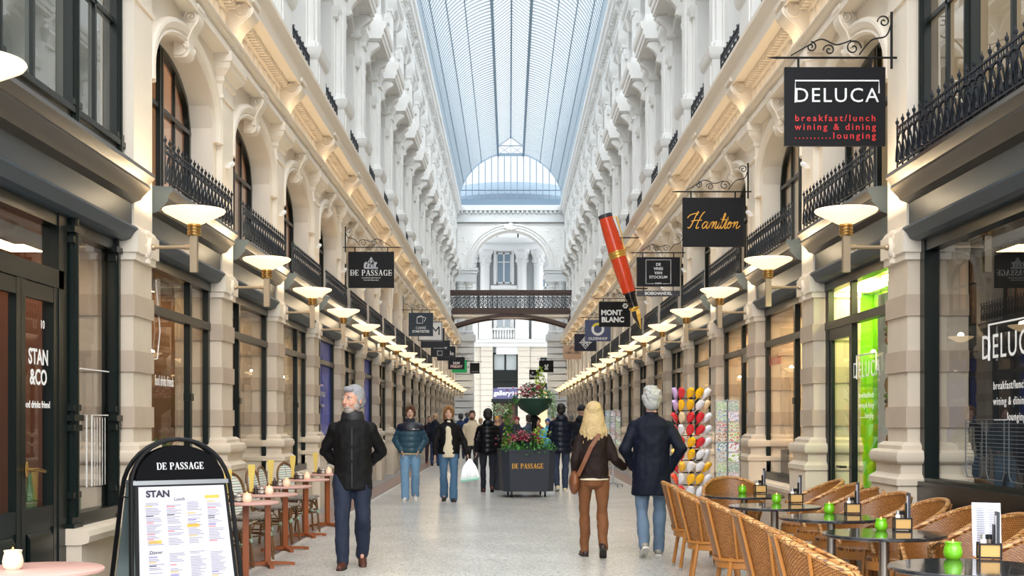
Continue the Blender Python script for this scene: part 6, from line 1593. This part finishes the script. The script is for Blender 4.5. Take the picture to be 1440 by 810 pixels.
# the crowd further back
bg = [(612, 655, 1.74, PI, '#1B2030', '#24375C', '#222222', '#B89878', 'bald man in a navy jacket with a bag strap, behind the fair-haired young man', 'short', None, .85),
      (604, 651, 1.68, 0, '#2B2233', '#3A2A3A', '#8A2A2A', '#8C7A66', 'person in a dark plum coat half hidden beside the young man in teal', 'short', None, .75),
      (627, 648, 1.66, .3, '#2A3A5C', '#2B4A80', '#333333', '#B06A30', 'auburn-haired person in blue between the two young men', 'mop', None, .85),
      (648, 645, 1.78, PI, '#20365C', '#1C2438', '#333333', '#3A3A3E', 'grey-haired person in a blue jacket behind the cream hooded man', 'mop', None, .85),
      (657, 641, 1.86, PI, '#1E3560', '#20263A', '#333333', '#55524E', 'tall person in a royal blue coat just behind the cream hooded man', 'short', None, .8),
      (676, 643, 1.60, .2, '#4A5A78', '#30303A', '#333333', '#C0A070', 'short person in slate blue between the hooded man and the padded jacket', 'mop', None, .85),
      (699, 650, 1.66, 0, '#C8A080', '#5A3A2A', '#333333', '#D9C0A0', 'person with pale hair and beige coat left of the ivy planter', 'mop', '#D8A03A', .8),
      (709, 655, 1.68, 0, '#28243C', '#28243C', '#333333', '#3A2A22', 'dark-clad person partly behind the ivy column', 'mop', None, .8),
      (727, 660, 1.62, -.1, '#3A2A4A', '#22222C', '#333333', '#5A3020', 'person in a plum coat and dark red hat under the urn', 'mop', '#7A2A30', .8),
      (744, 668, 1.66, PI+.6, '#3A4258', '#23283A', '#333333', '#2A2020', 'person in a shiny slate puffer jacket behind the urn post', 'mop', None, .85),
      (757, 655, 1.6, .1, '#8A5A50', '#2A2A30', '#333333', '#6A3A2A', 'person in a rust coat between the urn post and the blue jacket', 'mop', None, .8),
      (770, 662, 1.56, 0, '#3FA9D8', '#2A4A80', '#333333', '#3A2A22', 'child-sized person in a bright blue jacket and blue knitted hat', 'short', '#3F5F9A', .85),
      (779, 640, 1.75, 0, '#D8A84A', '#333333', '#333333', '#C9A060', 'distant person in a yellow jacket beneath the lit doorway', 'short', None, .8),
      (803, 650, 1.72, PI, '#3A4048', '#23283A', '#333333', '#6A6A6A', 'distant person in charcoal glimpsed between the puffer man and the cap', 'short', None, .8),
      (690, 636, 1.7, 0, '#55606A', '#23283A', '#333333', '#2A2020', 'distant person in grey near the far green shopfront', 'short', None, .8)]
for i, (px, pf, Hh, fa, jc, pc, shc, hc, lab, hs, hat, jl) in enumerate(bg):
    person(F(px, pf), fa, Hh, lab, jc, pc, shc, hc, arms=('down', 'pocket', 'front')[i % 3], jlen=jl, bulk=1.12, hairstyle=hs, hat=hat, vox=.026, hood=(i % 2 == 0), puffer=(i in (9, 11)))
# ------------------------------------------------------------------ light
w = bpy.data.worlds.new('overcast_sky'); sc.world = w; w.use_nodes = True; nt = w.node_tree
bg = nt.nodes['Background']; tc = nt.nodes.new('ShaderNodeTexCoord'); n = nt.nodes.new('ShaderNodeTexNoise'); n.inputs['Scale'].default_value = 1.6; n.inputs['Detail'].default_value = 3
nt.links.new(tc.outputs['Generated'], n.inputs['Vector'])
cr = nt.nodes.new('ShaderNodeValToRGB'); cr.color_ramp.elements[0].position = .35; cr.color_ramp.elements[0].color = (.80, .89, .97, 1); cr.color_ramp.elements[1].position = .6; cr.color_ramp.elements[1].color = (.93, .96, 1, 1)
nt.links.new(n.outputs['Fac'], cr.inputs[0]); nt.links.new(cr.outputs[0], bg.inputs['Color']); bg.inputs['Strength'].default_value = SKY
def sun(name, e, ang, rot, col=(1, 1, 1)):
    l = bpy.data.lights.new(name, 'SUN'); l.energy = e; l.angle = math.radians(ang); l.color = col
    o = link(name, l); o.rotation_euler = rot; return o
sun('zenith_fill_sun', SUN1, 120, (math.radians(14), math.radians(5), 0), (1, .985, .96))  # added overhead fill, stands in for a bright overcast zenith
sun('rear_fill_sun', SUN2, 60, (math.radians(62), 0, 0), (1, .99, .97))  # added fill from behind the camera, lifts surfaces facing it
for s in (-1, 1):   # the cove strips that warm the cornice
    l = bpy.data.lights.new('cove_strip', 'AREA'); l.shape = 'RECTANGLE'; l.size = .06; l.size_y = 68; l.energy = COVE; l.color = (1, .72, .42)
    o = link('cove_strip', l); o.location = (s*3.24, 44, 6.02); o.rotation_euler = (PI, s*math.radians(25), 0)
vs = sc.view_settings; vs.view_transform = 'Standard'; vs.look = 'None'; vs.gamma = 1; vs.exposure = EXPO; vs.use_curve_mapping = False
sc.cycles.max_bounces = 7; sc.cycles.diffuse_bounces = 4; sc.cycles.glossy_bounces = 3; sc.cycles.transparent_max_bounces = 12; sc.cycles.transmission_bounces = 4
sc.cycles.sample_clamp_indirect = 6; sc.cycles.use_denoising = True; sc.cycles.caustics_reflective = False; sc.cycles.caustics_refractive = False
